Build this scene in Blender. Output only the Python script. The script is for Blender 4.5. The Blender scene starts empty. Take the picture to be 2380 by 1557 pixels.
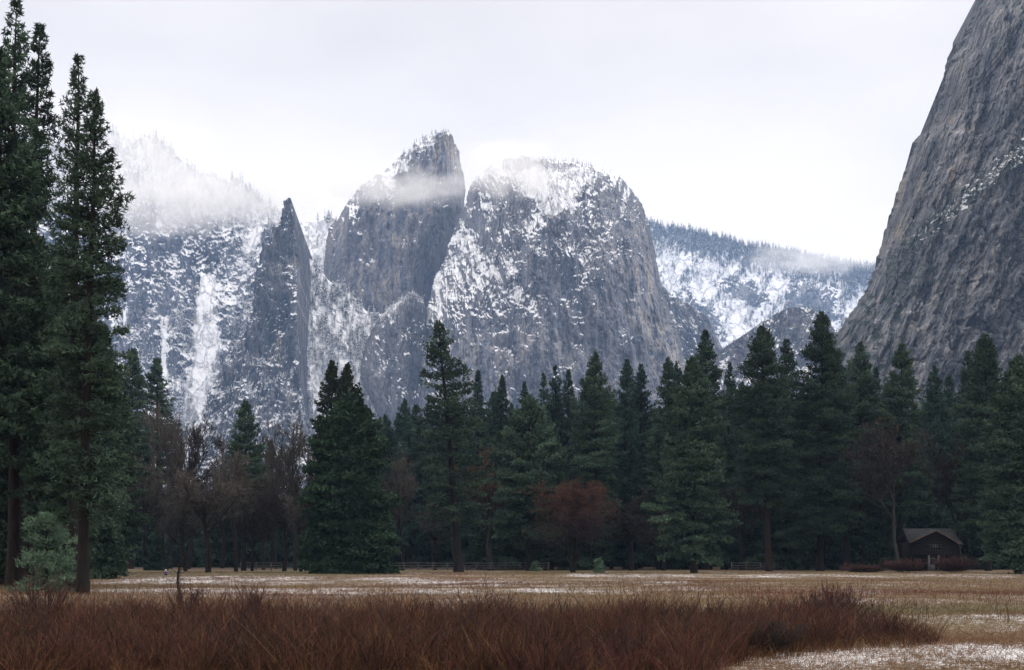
import bpy, math, random
import numpy as np

# ------------------------------------------------------------------ camera, sky, sun
S = bpy.context.scene
COL = S.collection
CAM_H = 3.0
FU, CU, HV = 3268.0, 1189.5, 1293.0      # photo scale used for layout: focal length, centre column, horizon row

cam_d = bpy.data.cameras.new("camera")
cam = bpy.data.objects.new("camera", cam_d)
COL.objects.link(cam)
cam.location = (0, 0, CAM_H)
cam.rotation_euler = (math.radians(90), 0, 0)
cam_d.sensor_width = 36.0
cam_d.lens = 36.0 * FU / 2379.0
cam_d.shift_y = (HV - 778.5) / 2379.0
cam_d.clip_start = 0.5
cam_d.clip_end = 40000
S.camera = cam

SUN_EL, SUN_AZ = 52.0, 80.0              # degrees; azimuth from +Y towards +X (sun high on the right, behind cloud)
world = bpy.data.worlds.new("World")
S.world = world
world.use_nodes = True
nt = world.node_tree
nt.nodes.clear()
def N(t, kind, **kw):
    n = t.nodes.new(kind)
    for k, v in kw.items():
        setattr(n, k, v)
    return n
out = N(nt, 'ShaderNodeOutputWorld')
mixs = N(nt, 'ShaderNodeMixShader'); mixs.inputs[0].default_value = 0.93
b1 = N(nt, 'ShaderNodeBackground'); b1.inputs[1].default_value = 0.12
sky = N(nt, 'ShaderNodeTexSky'); sky.sky_type = 'NISHITA'; sky.sun_disc = False
sky.sun_elevation = math.radians(SUN_EL); sky.sun_rotation = math.radians(SUN_AZ)
nt.links.new(sky.outputs[0], b1.inputs[0])
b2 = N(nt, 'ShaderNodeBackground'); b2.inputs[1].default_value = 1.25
tc = N(nt, 'ShaderNodeTexCoord')
mp = N(nt, 'ShaderNodeMapping'); mp.inputs['Scale'].default_value = (2.2, 2.2, 5.5)
mp.inputs['Location'].default_value = (0.35, 0.1, 0.55)
nz = N(nt, 'ShaderNodeTexNoise'); nz.inputs['Scale'].default_value = 1.0; nz.inputs['Detail'].default_value = 5; nz.inputs['Roughness'].default_value = 0.45
nt.links.new(tc.outputs['Generated'], mp.inputs[0]); nt.links.new(mp.outputs[0], nz.inputs['Vector'])
sep = N(nt, 'ShaderNodeSeparateXYZ'); nt.links.new(tc.outputs['Generated'], sep.inputs[0])
# cloud brightness: white low, greyer higher up; boosted out of view for extra light
r_el = N(nt, 'ShaderNodeMapRange'); r_el.interpolation_type = 'SMOOTHSTEP'
r_el.inputs['From Min'].default_value = 0.21; r_el.inputs['From Max'].default_value = 0.345
r_el.inputs['To Min'].default_value = 1.0; r_el.inputs['To Max'].default_value = 0.0
nt.links.new(sep.outputs['Z'], r_el.inputs['Value'])
r_y = N(nt, 'ShaderNodeMapRange'); r_y.inputs['From Min'].default_value = -0.6; r_y.inputs['From Max'].default_value = 0.75
nt.links.new(sep.outputs['Y'], r_y.inputs['Value'])
def M(t, op, a, b, clamp=False):
    m = N(t, 'ShaderNodeMath', operation=op); m.use_clamp = clamp
    for i, v in enumerate((a, b)):
        if isinstance(v, (int, float)): m.inputs[i].default_value = v
        else: t.links.new(v, m.inputs[i])
    return m.outputs[0]
nfac = M(nt, 'MULTIPLY', M(nt, 'SUBTRACT', nz.outputs[0], 0.5), 2.4)
cl = M(nt, 'ADD', M(nt, 'MULTIPLY', r_el.outputs[0], 0.75), M(nt, 'ADD', nfac, 0.32), True)
ramp = N(nt, 'ShaderNodeMix', data_type='RGBA')
ramp.inputs[6].default_value = (0.72, 0.668, 0.622, 1); ramp.inputs[7].default_value = (1.15, 1.035, 0.925, 1)
nt.links.new(cl, ramp.inputs[0])
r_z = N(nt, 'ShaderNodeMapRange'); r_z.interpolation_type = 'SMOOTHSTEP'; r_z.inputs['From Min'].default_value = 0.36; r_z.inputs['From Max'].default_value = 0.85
r_z.inputs['To Min'].default_value = 0.0; r_z.inputs['To Max'].default_value = 1.3   # overcast sky raised overhead, out of view, to brighten mist and snow
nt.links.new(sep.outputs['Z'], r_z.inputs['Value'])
dim = M(nt, 'ADD', M(nt, 'MULTIPLY', r_y.outputs[0], -0.30), M(nt, 'ADD', r_z.outputs[0], 1.28))  # sky gain; the rise behind the camera is added fill for the mountains
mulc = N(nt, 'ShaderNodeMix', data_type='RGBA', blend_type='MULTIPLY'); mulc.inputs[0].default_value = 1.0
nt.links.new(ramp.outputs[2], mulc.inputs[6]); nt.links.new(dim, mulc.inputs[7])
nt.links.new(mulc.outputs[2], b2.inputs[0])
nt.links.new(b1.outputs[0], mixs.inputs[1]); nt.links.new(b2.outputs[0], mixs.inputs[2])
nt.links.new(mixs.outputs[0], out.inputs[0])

sun_d = bpy.data.lights.new("sun", 'SUN'); sun_d.energy = 1.25; sun_d.angle = math.radians(14); sun_d.color = (1.0, 0.96, 0.9)
sun = bpy.data.objects.new("sun", sun_d); COL.objects.link(sun)
sun.rotation_euler = (math.radians(-(90 - SUN_EL)), 0, math.radians(-SUN_AZ))

S.view_settings.view_transform = 'Standard'
S.view_settings.look = 'None'
S.view_settings.exposure = 0.0
S.view_settings.gamma = 1.0
cy = S.cycles
cy.use_denoising = True
try: cy.denoiser = 'OPENIMAGEDENOISE'
except Exception: pass
cy.max_bounces = 9; cy.diffuse_bounces = 2; cy.glossy_bounces = 1; cy.transmission_bounces = 1
cy.transparent_max_bounces = 4; cy.volume_bounces = 8
cy.volume_step_rate = 1.0; cy.volume_max_steps = 256
cy.use_adaptive_sampling = True; cy.adaptive_threshold = 0.02
cy.use_light_tree = False
S.render.use_persistent_data = False

# ------------------------------------------------------------------ helpers
def pt(u, v, Y):
    return np.array([(u - CU) / FU * Y, Y, CAM_H + (HV - v) / FU * Y])
def base_Y(v):                            # distance of a ground point seen at row v
    return CAM_H * FU / (v - HV)

def _h(ix, iy, seed):
    h = (ix.astype(np.int64) * 374761393 + iy.astype(np.int64) * 668265263 + seed * 974634777) & 0xffffffff
    h = ((h ^ (h >> 13)) * 1274126177) & 0xffffffff
    return (h ^ (h >> 16)) & 0xffffffff
def gn(x, y, seed=0):                     # 2D gradient noise, about -1..1
    x0 = np.floor(x); y0 = np.floor(y); fx = x - x0; fy = y - y0
    ix = x0.astype(np.int64); iy = y0.astype(np.int64)
    def g(dx, dy):
        a = _h(ix + dx, iy + dy, seed) * (2 * np.pi / 4294967296.0)
        return np.cos(a) * (fx - dx) + np.sin(a) * (fy - dy)
    u = fx * fx * fx * (fx * (fx * 6 - 15) + 10); w = fy * fy * fy * (fy * (fy * 6 - 15) + 10)
    return 1.5 * ((g(0, 0) * (1 - u) + g(1, 0) * u) * (1 - w) + (g(0, 1) * (1 - u) + g(1, 1) * u) * w)
def fbm(x, y, seed=0, oct=4, gain=0.5):
    s = 0; a = 1; f = 1; t = 0
    for o in range(oct):
        s = s + a * gn(x * f, y * f, seed + o * 17); t += a; a *= gain; f *= 2.03
    return s / t
def ridged(x, y, seed=0, oct=4, gain=0.55):
    s = 0; a = 1; f = 1; t = 0
    for o in range(oct):
        n = 1 - np.abs(gn(x * f, y * f, seed + o * 23)) * 1.6
        s = s + a * n; t += a; a *= gain; f *= 2.07
    return s / t
def sst(a, b, x):
    t = np.clip((x - a) / (b - a), 0, 1); return t * t * (3 - 2 * t)

def mesh_np(name, V, F, mat=None, parent=None, attrs=None, smooth=False, cols=None):
    """V (n,3); F (m,3) or (m,4), or a list of such arrays"""
    Fs = F if isinstance(F, list) else [F]
    Fs = [f for f in Fs if len(f)]
    me = bpy.data.meshes.new(name)
    me.vertices.add(len(V)); me.vertices.foreach_set('co', np.ascontiguousarray(V, dtype=np.float32).ravel())
    loops = np.concatenate([f.ravel() for f in Fs]).astype(np.int32)
    tot = np.concatenate([np.full(len(f), f.shape[1], dtype=np.int32) for f in Fs])
    st = np.concatenate([[0], np.cumsum(tot)[:-1]]).astype(np.int32)
    me.loops.add(len(loops)); me.loops.foreach_set('vertex_index', loops)
    me.polygons.add(len(tot)); me.polygons.foreach_set('loop_start', st); me.polygons.foreach_set('loop_total', tot)
    if smooth: me.polygons.foreach_set('use_smooth', np.ones(len(tot), dtype=bool))
    for k, a in (attrs or {}).items():
        at = me.attributes.new(k, 'FLOAT', 'POINT'); at.data.foreach_set('value', np.ascontiguousarray(a, dtype=np.float32).ravel())
    for k, a in (cols or {}).items():
        at = me.attributes.new(k, 'FLOAT_COLOR', 'POINT')
        c = np.ones((len(V), 4), dtype=np.float32); c[:, :3] = a; at.data.foreach_set('color', c.ravel())
    me.update(calc_edges=True)
    if mat: me.materials.append(mat)
    o = bpy.data.objects.new(name, me); COL.objects.link(o)
    if parent: o.parent = parent
    return o
def tag(o, label=None, cat=None, group=None, kind=None):
    if label: o['label'] = label
    if cat: o['category'] = cat
    if group: o['group'] = group
    if kind: o['kind'] = kind
    return o
def empty(name, loc, rz=0.0, scale=(1, 1, 1)):
    o = bpy.data.objects.new(name, None); COL.objects.link(o)
    o.location = loc; o.rotation_euler = (0, 0, rz); o.scale = scale; o.empty_display_size = 0.5
    return o
def copy_tree(o, loc, rz, scale):
    r = o.copy(); COL.objects.link(r); r.location = loc; r.rotation_euler = (0, 0, rz); r.scale = scale
    for ch in o.children:
        c = ch.copy(); COL.objects.link(c); c.parent = r
    return r
class Acc:                                # gathers pieces into one mesh
    def __init__(s): s.V = []; s.F3 = []; s.F4 = []; s.n = 0; s.T = []
    def add(s, V, F, tone=None):
        V = np.asarray(V, float); F = np.asarray(F)
        (s.F3 if F.shape[1] == 3 else s.F4).append(F + s.n)
        s.V.append(V); s.n += len(V)
        s.T.append(np.full(len(V), 0.5) if tone is None else (np.full(len(V), tone) if np.isscalar(tone) else tone))
    def build(s, name, mat, parent=None, smooth=False):
        F = []
        if s.F3: F.append(np.concatenate(s.F3))
        if s.F4: F.append(np.concatenate(s.F4))
        return mesh_np(name, np.concatenate(s.V), F, mat, parent, {'tone': np.concatenate(s.T)}, smooth)
def nrm(v): return v / np.maximum(np.linalg.norm(v, axis=-1, keepdims=True), 1e-9)
def tubes(P, R, sides=3, rng=None):
    """P (B,n,3) centre lines, R (B,n) radii -> verts, quads. sides=2 makes ribbons."""
    B, n, _ = P.shape
    d = nrm(P[:, -1] - P[:, 0])
    ref = np.where(np.abs(d[:, 2:3]) > 0.9, np.array([[1.0, 0, 0]]), np.array([[0, 0, 1.0]]))
    a = nrm(np.cross(d, ref)); b = np.cross(d, a)
    if rng is not None:
        t = rng.uniform(0, 2 * np.pi, (B, 1)); a, b = a * np.cos(t) + b * np.sin(t), -a * np.sin(t) + b * np.cos(t)
    ang = np.arange(sides) * 2 * np.pi / sides
    off = a[:, None, None, :] * np.cos(ang)[None, None, :, None] + b[:, None, None, :] * np.sin(ang)[None, None, :, None]
    V = P[:, :, None, :] + off * R[:, :, None, None]
    idx = np.arange(B * n * sides).reshape(B, n, sides)
    if sides == 2:
        q = np.stack([idx[:, :-1, 0], idx[:, :-1, 1], idx[:, 1:, 1], idx[:, 1:, 0]], -1).reshape(-1, 4)
    else:
        nx = np.roll(idx, -1, axis=2)
        q = np.stack([idx[:, :-1], nx[:, :-1], nx[:, 1:], idx[:, 1:]], -1).reshape(-1, 4)
    return V.reshape(-1, 3), q
def boxv(x0, x1, y0, y1, z0, z1):
    V = np.array([[x, y, z] for z in (z0, z1) for y in (y0, y1) for x in (x0, x1)], float)
    F = np.array([[0, 2, 3, 1], [4, 5, 7, 6], [0, 1, 5, 4], [2, 6, 7, 3], [0, 4, 6, 2], [1, 3, 7, 5]])
    return V, F

# ------------------------------------------------------------------ materials
def new_mat(name):
    m = bpy.data.materials.new(name); m.use_nodes = True
    t = m.node_tree; t.nodes.clear()
    o = N(t, 'ShaderNodeOutputMaterial'); p = N(t, 'ShaderNodeBsdfPrincipled')
    p.inputs['Roughness'].default_value = 0.9
    p.inputs['Specular IOR Level'].default_value = 0.2
    t.links.new(p.outputs[0], o.inputs[0])
    return m, t, p
def noise(t, vec, scale, detail=3, rough=0.5, sc=(1, 1, 1)):
    mp = N(t, 'ShaderNodeMapping'); mp.inputs['Scale'].default_value = sc
    n = N(t, 'ShaderNodeTexNoise'); n.inputs['Scale'].default_value = scale
    n.inputs['Detail'].default_value = detail; n.inputs['Roughness'].default_value = rough
    t.links.new(vec, mp.inputs[0]); t.links.new(mp.outputs[0], n.inputs['Vector'])
    return n.outputs[0]
def mrange(t, v, a, b, c=0.0, d=1.0, smooth=True):
    r = N(t, 'ShaderNodeMapRange')
    if smooth: r.interpolation_type = 'SMOOTHSTEP'
    for k, x in (('From Min', a), ('From Max', b), ('To Min', c), ('To Max', d)): r.inputs[k].default_value = x
    t.links.new(v, r.inputs['Value']); return r.outputs[0]
def mixc(t, f, a, b, blend='MIX'):
    m = N(t, 'ShaderNodeMix', data_type='RGBA', blend_type=blend)
    for i, v in ((0, f), (6, a), (7, b)):
        if isinstance(v, (int, float)): m.inputs[i].default_value = v
        elif isinstance(v, tuple): m.inputs[i].default_value = (*v, 1) if len(v) == 3 else v
        else: t.links.new(v, m.inputs[i])
    return m.outputs[2]
def attr(t, name, col=False):
    a = N(t, 'ShaderNodeAttribute', attribute_name=name); return a.outputs['Color'] if col else a.outputs['Fac']
def geo_pos(t): return N(t, 'ShaderNodeNewGeometry').outputs['Position']

def rock_mat(name, c1, c2, ochre, px, snowcol=(0.84, 0.86, 0.9), lean=0.0):
    """c1/c2 the two greys, ochre the lichen stain; px = metres per picture pixel at that distance"""
    m, t, p = new_mat(name)
    pos = geo_pos(t)
    if lean:
        vr = N(t, 'ShaderNodeVectorRotate', rotation_type='Y_AXIS'); vr.inputs['Angle'].default_value = lean
        t.links.new(pos, vr.inputs['Vector']); pos = vr.outputs[0]
    st = noise(t, pos, 1 / (px * 7), 5, 0.62, (1, 1, 0.10))
    st2 = noise(t, pos, 1 / (px * 26), 4, 0.6, (1, 1, 0.3))
    bl = noise(t, pos, 1 / (px * 60), 3, 0.5)
    gr = noise(t, pos, 1 / (px * 2.0), 3, 0.6, (1, 1, 0.45))
    c = mixc(t, mrange(t, st, 0.36, 0.64), c1, c2)
    c = mixc(t, M(t, 'MULTIPLY', mrange(t, st2, 0.52, 0.68), 0.45), c, tuple(x * 0.40 for x in c1))
    oc = M(t, 'MULTIPLY', M(t, 'MULTIPLY', attr(t, 'tint'), mrange(t, st, 0.42, 0.6)), mrange(t, bl, 0.42, 0.6, 0.35, 1.0))
    c = mixc(t, oc, c, ochre)
    c = mixc(t, 1.0, c, mrange(t, gr, 0.3, 0.7, 0.60, 1.35), 'MULTIPLY')
    c = mixc(t, 1.0, c, mrange(t, bl, 0.36, 0.64, 0.78, 1.3), 'MULTIPLY')
    veg = attr(t, 'veg'); c = mixc(t, veg, c, (0.035, 0.05, 0.045))
    gf = noise(t, pos, 1 / (px * 1.1), 2, 0.6, (1, 1, 0.8))
    sn = M(t, 'ADD', attr(t, 'snow'), M(t, 'ADD', M(t, 'MULTIPLY', M(t, 'SUBTRACT', gr, 0.5), 0.8), M(t, 'MULTIPLY', M(t, 'SUBTRACT', gf, 0.5), 0.7)))
    c = mixc(t, mrange(t, sn, 0.34, 0.82), c, snowcol)
    t.links.new(c, p.inputs['Base Color'])
    bp = N(t, 'ShaderNodeBump'); bp.inputs['Strength'].default_value = 0.6; bp.inputs['Distance'].default_value = px * 1.6
    mv = N(t, 'ShaderNodeMapping'); mv.inputs['Scale'].default_value = (1, 1, 0.32)
    vo = N(t, 'ShaderNodeTexVoronoi', feature='DISTANCE_TO_EDGE'); vo.inputs['Scale'].default_value = 1 / (px * 13)
    wv = N(t, 'ShaderNodeVectorMath', operation='ADD'); nv = N(t, 'ShaderNodeTexNoise'); nv.inputs['Scale'].default_value = 1 / (px * 9); nv.inputs['Detail'].default_value = 3
    sv = N(t, 'ShaderNodeVectorMath', operation='SCALE'); sv.inputs['Scale'].default_value = px * 9
    t.links.new(pos, nv.inputs['Vector']); t.links.new(nv.outputs['Color'], sv.inputs[0])
    t.links.new(pos, wv.inputs[0]); t.links.new(sv.outputs[0], wv.inputs[1]); t.links.new(wv.outputs[0], mv.inputs[0]); t.links.new(mv.outputs[0], vo.inputs['Vector'])
    hgt = M(t, 'ADD', gr, M(t, 'MULTIPLY', mrange(t, vo.outputs[0], 0.0, 0.10), 1.6))
    bp.inputs['Strength'].default_value = 0.9
    t.links.new(hgt, bp.inputs['Height']); t.links.new(bp.outputs[0], p.inputs['Normal'])
    return m
def simple_mat(name, ca, cb, scale=6, sc=(1, 1, 1), rough=0.9, useattr=False, rnd=0.0):
    m, t, p = new_mat(name)
    tcn = N(t, 'ShaderNodeTexCoord')
    f = attr(t, 'tone') if useattr else mrange(t, noise(t, tcn.outputs['Object'], scale, 4, 0.6, sc), 0.3, 0.7)
    c = mixc(t, f, ca, cb)
    if rnd:
        oi = N(t, 'ShaderNodeObjectInfo')
        c = mixc(t, 1.0, c, mrange(t, oi.outputs['Random'], 0, 1, 1 - rnd, 1 + rnd, False), 'MULTIPLY')
    t.links.new(c, p.inputs['Base Color']); p.inputs['Roughness'].default_value = rough
    return m
def vcol_mat(name):
    m, t, p = new_mat(name); t.links.new(attr(t, 'col', True), p.inputs['Base Color']); return m

MAT = {}
MAT['needle'] = simple_mat('pine_needles', (0.003, 0.010, 0.009), (0.082, 0.138, 0.090), useattr=True, rnd=0.25)
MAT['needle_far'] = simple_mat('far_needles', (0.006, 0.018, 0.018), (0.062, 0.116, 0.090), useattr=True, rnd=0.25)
MAT['cedar'] = simple_mat('cedar_foliage', (0.003, 0.010, 0.008), (0.042, 0.088, 0.048), useattr=True)
MAT['cedar_br'] = simple_mat('olive_cedar_foliage', (0.014, 0.022, 0.013), (0.042, 0.054, 0.030), useattr=True)
MAT['young'] = simple_mat('young_pine_needles', (0.030, 0.066, 0.048), (0.17, 0.26, 0.175), useattr=True)
MAT['bark'] = simple_mat('dark_bark', (0.004, 0.0035, 0.0035), (0.013, 0.010, 0.0095), 1.2, (2.5, 2.5, 0.5))
MAT['bark_red'] = simple_mat('red_pine_bark', (0.005, 0.004, 0.0038), (0.021, 0.0125, 0.010), 1.4, (2.5, 2.5, 0.5))
MAT['bark_pale'] = simple_mat('pale_oak_bark', (0.012, 0.013, 0.014), (0.036, 0.036, 0.036), 1.2, (2, 2, 0.6))
MAT['twig'] = simple_mat('brown_twigs', (0.028, 0.026, 0.024), (0.072, 0.063, 0.055), useattr=True, rnd=0.25)
MAT['twig_red'] = simple_mat('rust_twigs', (0.022, 0.020, 0.021), (0.090, 0.038, 0.025), useattr=True)
MAT['twig_dark'] = simple_mat('dark_twigs', (0.013, 0.011, 0.011), (0.034, 0.026, 0.023), useattr=True)
MAT['twig_orange'] = simple_mat('orange_grey_twigs', (0.030, 0.027, 0.025), (0.075, 0.045, 0.030), useattr=True)

# ------------------------------------------------------------------ mountains
def lerp_line(pts, key, val, q):
    a = sorted((p[key], p[val]) for p in pts)
    return np.interp(q, [x[0] for x in a], [x[1] for x in a])
def poly_w(u, v, poly, soft=14.0, seed=0, jag=12.0):
    """1 inside a polygon given in photo columns/rows, with a ragged edge"""
    uu = u + jag * fbm(u / 22, v / 22, seed, 4); vv = v + jag * fbm(u / 22 + 40, v / 22, seed + 5, 4)
    inside = np.zeros(u.shape, bool); dist = np.full(u.shape, 1e9)
    n = len(poly)
    for i in range(n):
        x1, y1 = poly[i]; x2, y2 = poly[(i + 1) % n]
        if y1 != y2:
            c = ((y1 > vv) != (y2 > vv)) & (uu < (x2 - x1) * (vv - y1) / (y2 - y1) + x1)
            inside ^= c
        L = (x2 - x1) ** 2 + (y2 - y1) ** 2
        t = np.clip(((uu - x1) * (x2 - x1) + (vv - y1) * (y2 - y1)) / L, 0, 1)
        dist = np.minimum(dist, np.hypot(uu - x1 - t * (x2 - x1), vv - y1 - t * (y2 - y1)))
    sd = np.where(inside, dist, -dist)
    return sst(-soft * 0.5, soft * 0.5, sd)

def rock_disp(U, V, k, seed, rib=1.0, ledge=1.0, lean=0.0, fine=1.0):
    """relief of a granite face in metres; U,V photo units, k metres per unit"""
    a = U + lean * V
    wob = 9 * fbm(U / 60, V / 60, seed + 3, 3)
    d = rib * 20 * (1 - ridged((a + wob) / 75, V / 330, seed, 4))
    d += rib * 6.5 * fbm((a + wob * .5) / 16, V / 90, seed + 31, 4)
    d += 11 * fbm(U / 90, V / 70, seed + 41, 4)
    for sc_, am, sd in ((1.0, 9.0, 201), (0.42, 4.0, 221)):      # joints: the face breaks into steps with sharp edges
        n_ = fbm((a + wob * .4) / (62 * sc_), V / (170 * sc_), seed + sd, 3) * 5
        fl = np.floor(n_); d += rib * am * (fl + sst(0.80, 1.0, n_ - fl)) * 0.6
    d += fine * 2.6 * fbm(U / 9, V / 12, seed + 51, 4, 0.6)
    d += fine * 2.4 * (1 - ridged((a + wob) / 22, V / 70, seed + 57, 3))
    lm = sst(-0.15, 0.35, fbm(U / 45, V / 35, seed + 91, 3))
    h = V / 34 + 3.6 * fbm(U / 75, V / 75, seed + 61, 4) + lean * U / 60
    f = h - np.floor(h)
    d += -ledge * lm * 7.0 * (sst(0, 1, np.clip((f - 0.55) / 0.45, 0, 1)) - f) 
    h2 = V / 12 + 3.4 * fbm(U / 34, V / 34, seed + 71, 4)
    f2 = h2 - np.floor(h2)
    d += -ledge * lm * 2.6 * (sst(0.5, 1, f2) - f2)
    d += ledge * 3.2 * fbm(U / 15, V / 15, seed + 81, 4, 0.65)
    return d * k
def grid_faces(nr, nc):
    i = np.arange(nr * nc).reshape(nr, nc)
    return np.stack([i[:-1, :-1], i[1:, :-1], i[1:, 1:], i[:-1, 1:]], -1).reshape(-1, 4)
REL = {}
def relief(name, D, U, V, depth, disp, mat, snow_fn, tint, veg=None, label=None, cat='mountain', center=None, thick=0.12, kind='structure'):
    """U,V: grids (rows top->bottom, cols left->right) in photo units, depth: metres behind D per vertex"""
    Y = D + depth
    P = np.stack([(U - CU) / FU * Y, Y, CAM_H + (HV - V) / FU * Y], -1)
    P[..., 1] += disp
    du = np.gradient(P, axis=1); dv = np.gradient(P, axis=0)
    n = nrm(np.cross(dv, du)); n = np.where(n[..., 1:2] > 0, -n, n)
    nzv = n[..., 2]
    snow = snow_fn(U, V, nzv)
    # close the body behind: one ring pushed back and inward
    uc = center[0] if center else U.mean(); th = thick * D
    nr, nc = U.shape
    def back(Pe, Ue):
        B = Pe.copy(); B[..., 1] += th
        xc = (uc - CU) / FU * D
        B[..., 0] = (xc + 0.72 * (Pe[..., 0] - xc)); B[..., 2] = Pe[..., 2] * 0.93 - 4
        return B
    Pb = np.empty((nr + 1, nc + 2, 3)); Pb[1:, 1:-1] = P
    Pb[0, 1:-1] = back(P[0], U[0]); Pb[1:, 0] = back(P[:, 0], U[:, 0]); Pb[1:, -1] = back(P[:, -1], U[:, -1])
    Pb[0, 0] = Pb[1, 0]; Pb[0, -1] = Pb[1, -1]
    def pad(a):
        return np.pad(a, ((1, 0), (1, 1)), mode='edge')
    vg = veg if veg is not None else np.zeros_like(U)
    o = mesh_np(name, Pb.reshape(-1, 3), grid_faces(nr + 1, nc + 2), mat, None,
                {'snow': pad(snow).ravel(), 'tint': pad(tint).ravel(), 'veg': pad(vg).ravel()}, True)
    tag(o, label, cat, None, kind)
    REL[name] = (U, V, P, nzv)
    return o
STEP = 2.0
def smooth1(a, w):
    k_ = np.exp(-np.linspace(-2, 2, 2 * w + 1) ** 2); k_ /= k_.sum()
    return np.convolve(np.pad(a, w, mode='reflect', reflect_type='odd'), k_, mode='valid')
def spire_grid(left, right, vtop, vbot, jag=5.0, seed=1, sm=7):
    v = np.arange(vtop, vbot, STEP)
    uL = smooth1(lerp_line(left, 1, 0, v), sm); uR = smooth1(lerp_line(right, 1, 0, v), sm)
    jl = jag * fbm(v / 26, v * 0 + 3, seed, 5, 0.66) + 0.4 * jag * fbm(v / 5, v * 0 + 8, seed + 2, 2)
    jr = jag * fbm(v / 26, v * 0 + 9, seed + 7, 5, 0.6) + 0.4 * jag * fbm(v / 5, v * 0 + 5, seed + 3, 2)
    nc = int((uR - uL).max() / STEP) + 2
    s = np.linspace(0, 1, nc)
    wd0 = np.clip(uR - uL, 1, None)[:, None]
    U = uL[:, None] + (uR - uL)[:, None] * s[None] + jl[:, None] * np.exp(-s[None] * wd0 / 9.0) + jr[:, None] * np.exp(-(1 - s[None]) * wd0 / 9.0)
    return U, np.repeat(v[:, None], nc, 1), s
def round_back(s, R, p=2.6):
    e = np.abs(2 * s - 1) ** p
    return R * (1 - np.sqrt(np.clip(1 - 0.999 * e, 0, 1)))
def ridge_grid(top, u0, u1, vbot, jag=4.0, seed=1):
    u = np.arange(u0, u1, STEP)
    vt = smooth1(lerp_line(top, 0, 1, u), 6) + jag * fbm(u / 30, u * 0 + 2, seed, 5, 0.6)
    nr = int((vbot - vt.min()) / STEP)
    t = np.linspace(0, 1, nr)
    V = vt[None] + (vbot - vt)[None] * t[:, None]
    return np.repeat(u[None], nr, 0), V

G1, G2 = (0.088, 0.100, 0.135), (0.165, 0.178, 0.215)
OC = (0.30, 0.245, 0.16)
def std_snow(base, gain=3.2, seed=5, fine=0.22):
    def f(U, V, nzv):
        patch = fbm(U / 55, V / 60, seed, 3)
        mid = 0.55 * fbm(U / 15, V / 18, seed + 3, 3, 0.62) + 0.75 * fbm(U / 6.5, V / 7.5, seed + 4, 3, 0.7)
        vein = ridged((U + 0.5 * V) / 60, V / 60, seed + 6, 4) - 0.55
        vein2 = sst(0.68, 0.95, ridged((U - 0.9 * V) / 95, (V + 0.5 * U) / 42, seed + 16, 3))
        x = (nzv - base) * gain * 0.85 - 0.22 + 1.15 * patch + 0.62 * mid + 0.40 * vein + 0.55 * vein2 + 0.30 * fbm(U / 4.0, V / 4.5, seed + 9, 2) - 0.45 * sst(0.05, 0.4, fbm(U / 26, V / 150, seed + 12, 3))
        return np.clip(0.5 + x, 0, 1.3)
    return f
DW, DB, DG, DE, DA, DC, DF, DH, DI = 3900, 3700, 3500, 3300, 3250, 3100, 6300, 4300, 1400

# --- cloud-wrapped wall on the left
top = [(-300, 330), (0, 300), (150, 292), (262, 300), (300, 325), (355, 312), (385, 330), (420, 370), (450, 395), (490, 400), (520, 415), (560, 418), (600, 450), (640, 482), (680, 512), (730, 512), (770, 505), (900, 560)]
U, V = ridge_grid(top, -300, 900, 1292, 7, 11)
k = DW / FU
slope = (1292 - V) * k * 0.42
d = rock_disp(U, V, k, 100, 1.2, 1.5)
chute = poly_w(U, V, [(468, 632), (494, 640), (497, 690), (500, 740), (512, 790), (505, 850), (480, 905), (452, 960), (425, 985), (432, 900), (444, 830), (447, 760), (458, 690)], 16, 3, 14)
chute = np.maximum(chute, poly_w(U, V, [(282, 740), (292, 700), (296, 720), (288, 790)], 8, 4, 5))
chute = np.maximum(chute, poly_w(U, V, [(372, 740), (390, 735), (384, 800), (395, 900), (375, 880)], 8, 4, 9) * 0.9)
chute = np.maximum(chute, poly_w(U, V, [(560, 550), (600, 535), (602, 560), (575, 600), (560, 580)], 8, 7, 9) * 0.9)
d = d - chute * 0 
low = sst(820, 960, V)
sf = std_snow(0.42, 3.0, 5)
relief('mountain_wall', DW, U, V, slope, d * (1 - 0.6 * chute), rock_mat('wall_granite', G1, G2, OC, 2.7), 
       lambda U, V, n: sf(U, V, n) + 0.12 + 0.9 * chute + 0.55 * sst(560, 440, V) + 0.26 * low + 0.26 * sst(400, 560, U) + 0.45 * sst(670, 690, U), np.full_like(U, 0.12),
       label='long snowy granite wall at left, its top lost in cloud', center=(300, 0))

# --- tall leaning rock (second from the left of the big ones)
L = [(1008, 303), (994, 307), (982, 316), (940, 350), (905, 383), (870, 405), (840, 430), (820, 455), (795, 490), (770, 520), (758, 560), (752, 610), (746, 650), (755, 760), (740, 1292)]
R = [(1040, 303), (1052, 312), (1060, 335), (1067, 360), (1074, 395), (1081, 430), (1077, 480), (1066, 520), (1050, 560), (1042, 600), (1030, 640), (1020, 700), (1060, 1292)]
U, V, s = spire_grid(L, R, 303, 1292, 6, 21, 2)
k = DB / FU
slope = (1292 - V) * k * 0.16
dep = slope + round_back(s, 260)[None] * 1.0
d = rock_disp(U, V, k, 200, 1.3, 0.45, 0.06)
cap = poly_w(U, V, [(905, 385), (960, 335), (1000, 312), (1020, 330), (1000, 370), (960, 380), (930, 400)], 26, 6, 16)
sf2 = std_snow(0.52, 2.6, 15)
blot = poly_w(U, V, [(945, 545), (965, 540), (970, 565), (960, 590), (948, 570)], 10, 7, 7)
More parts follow.
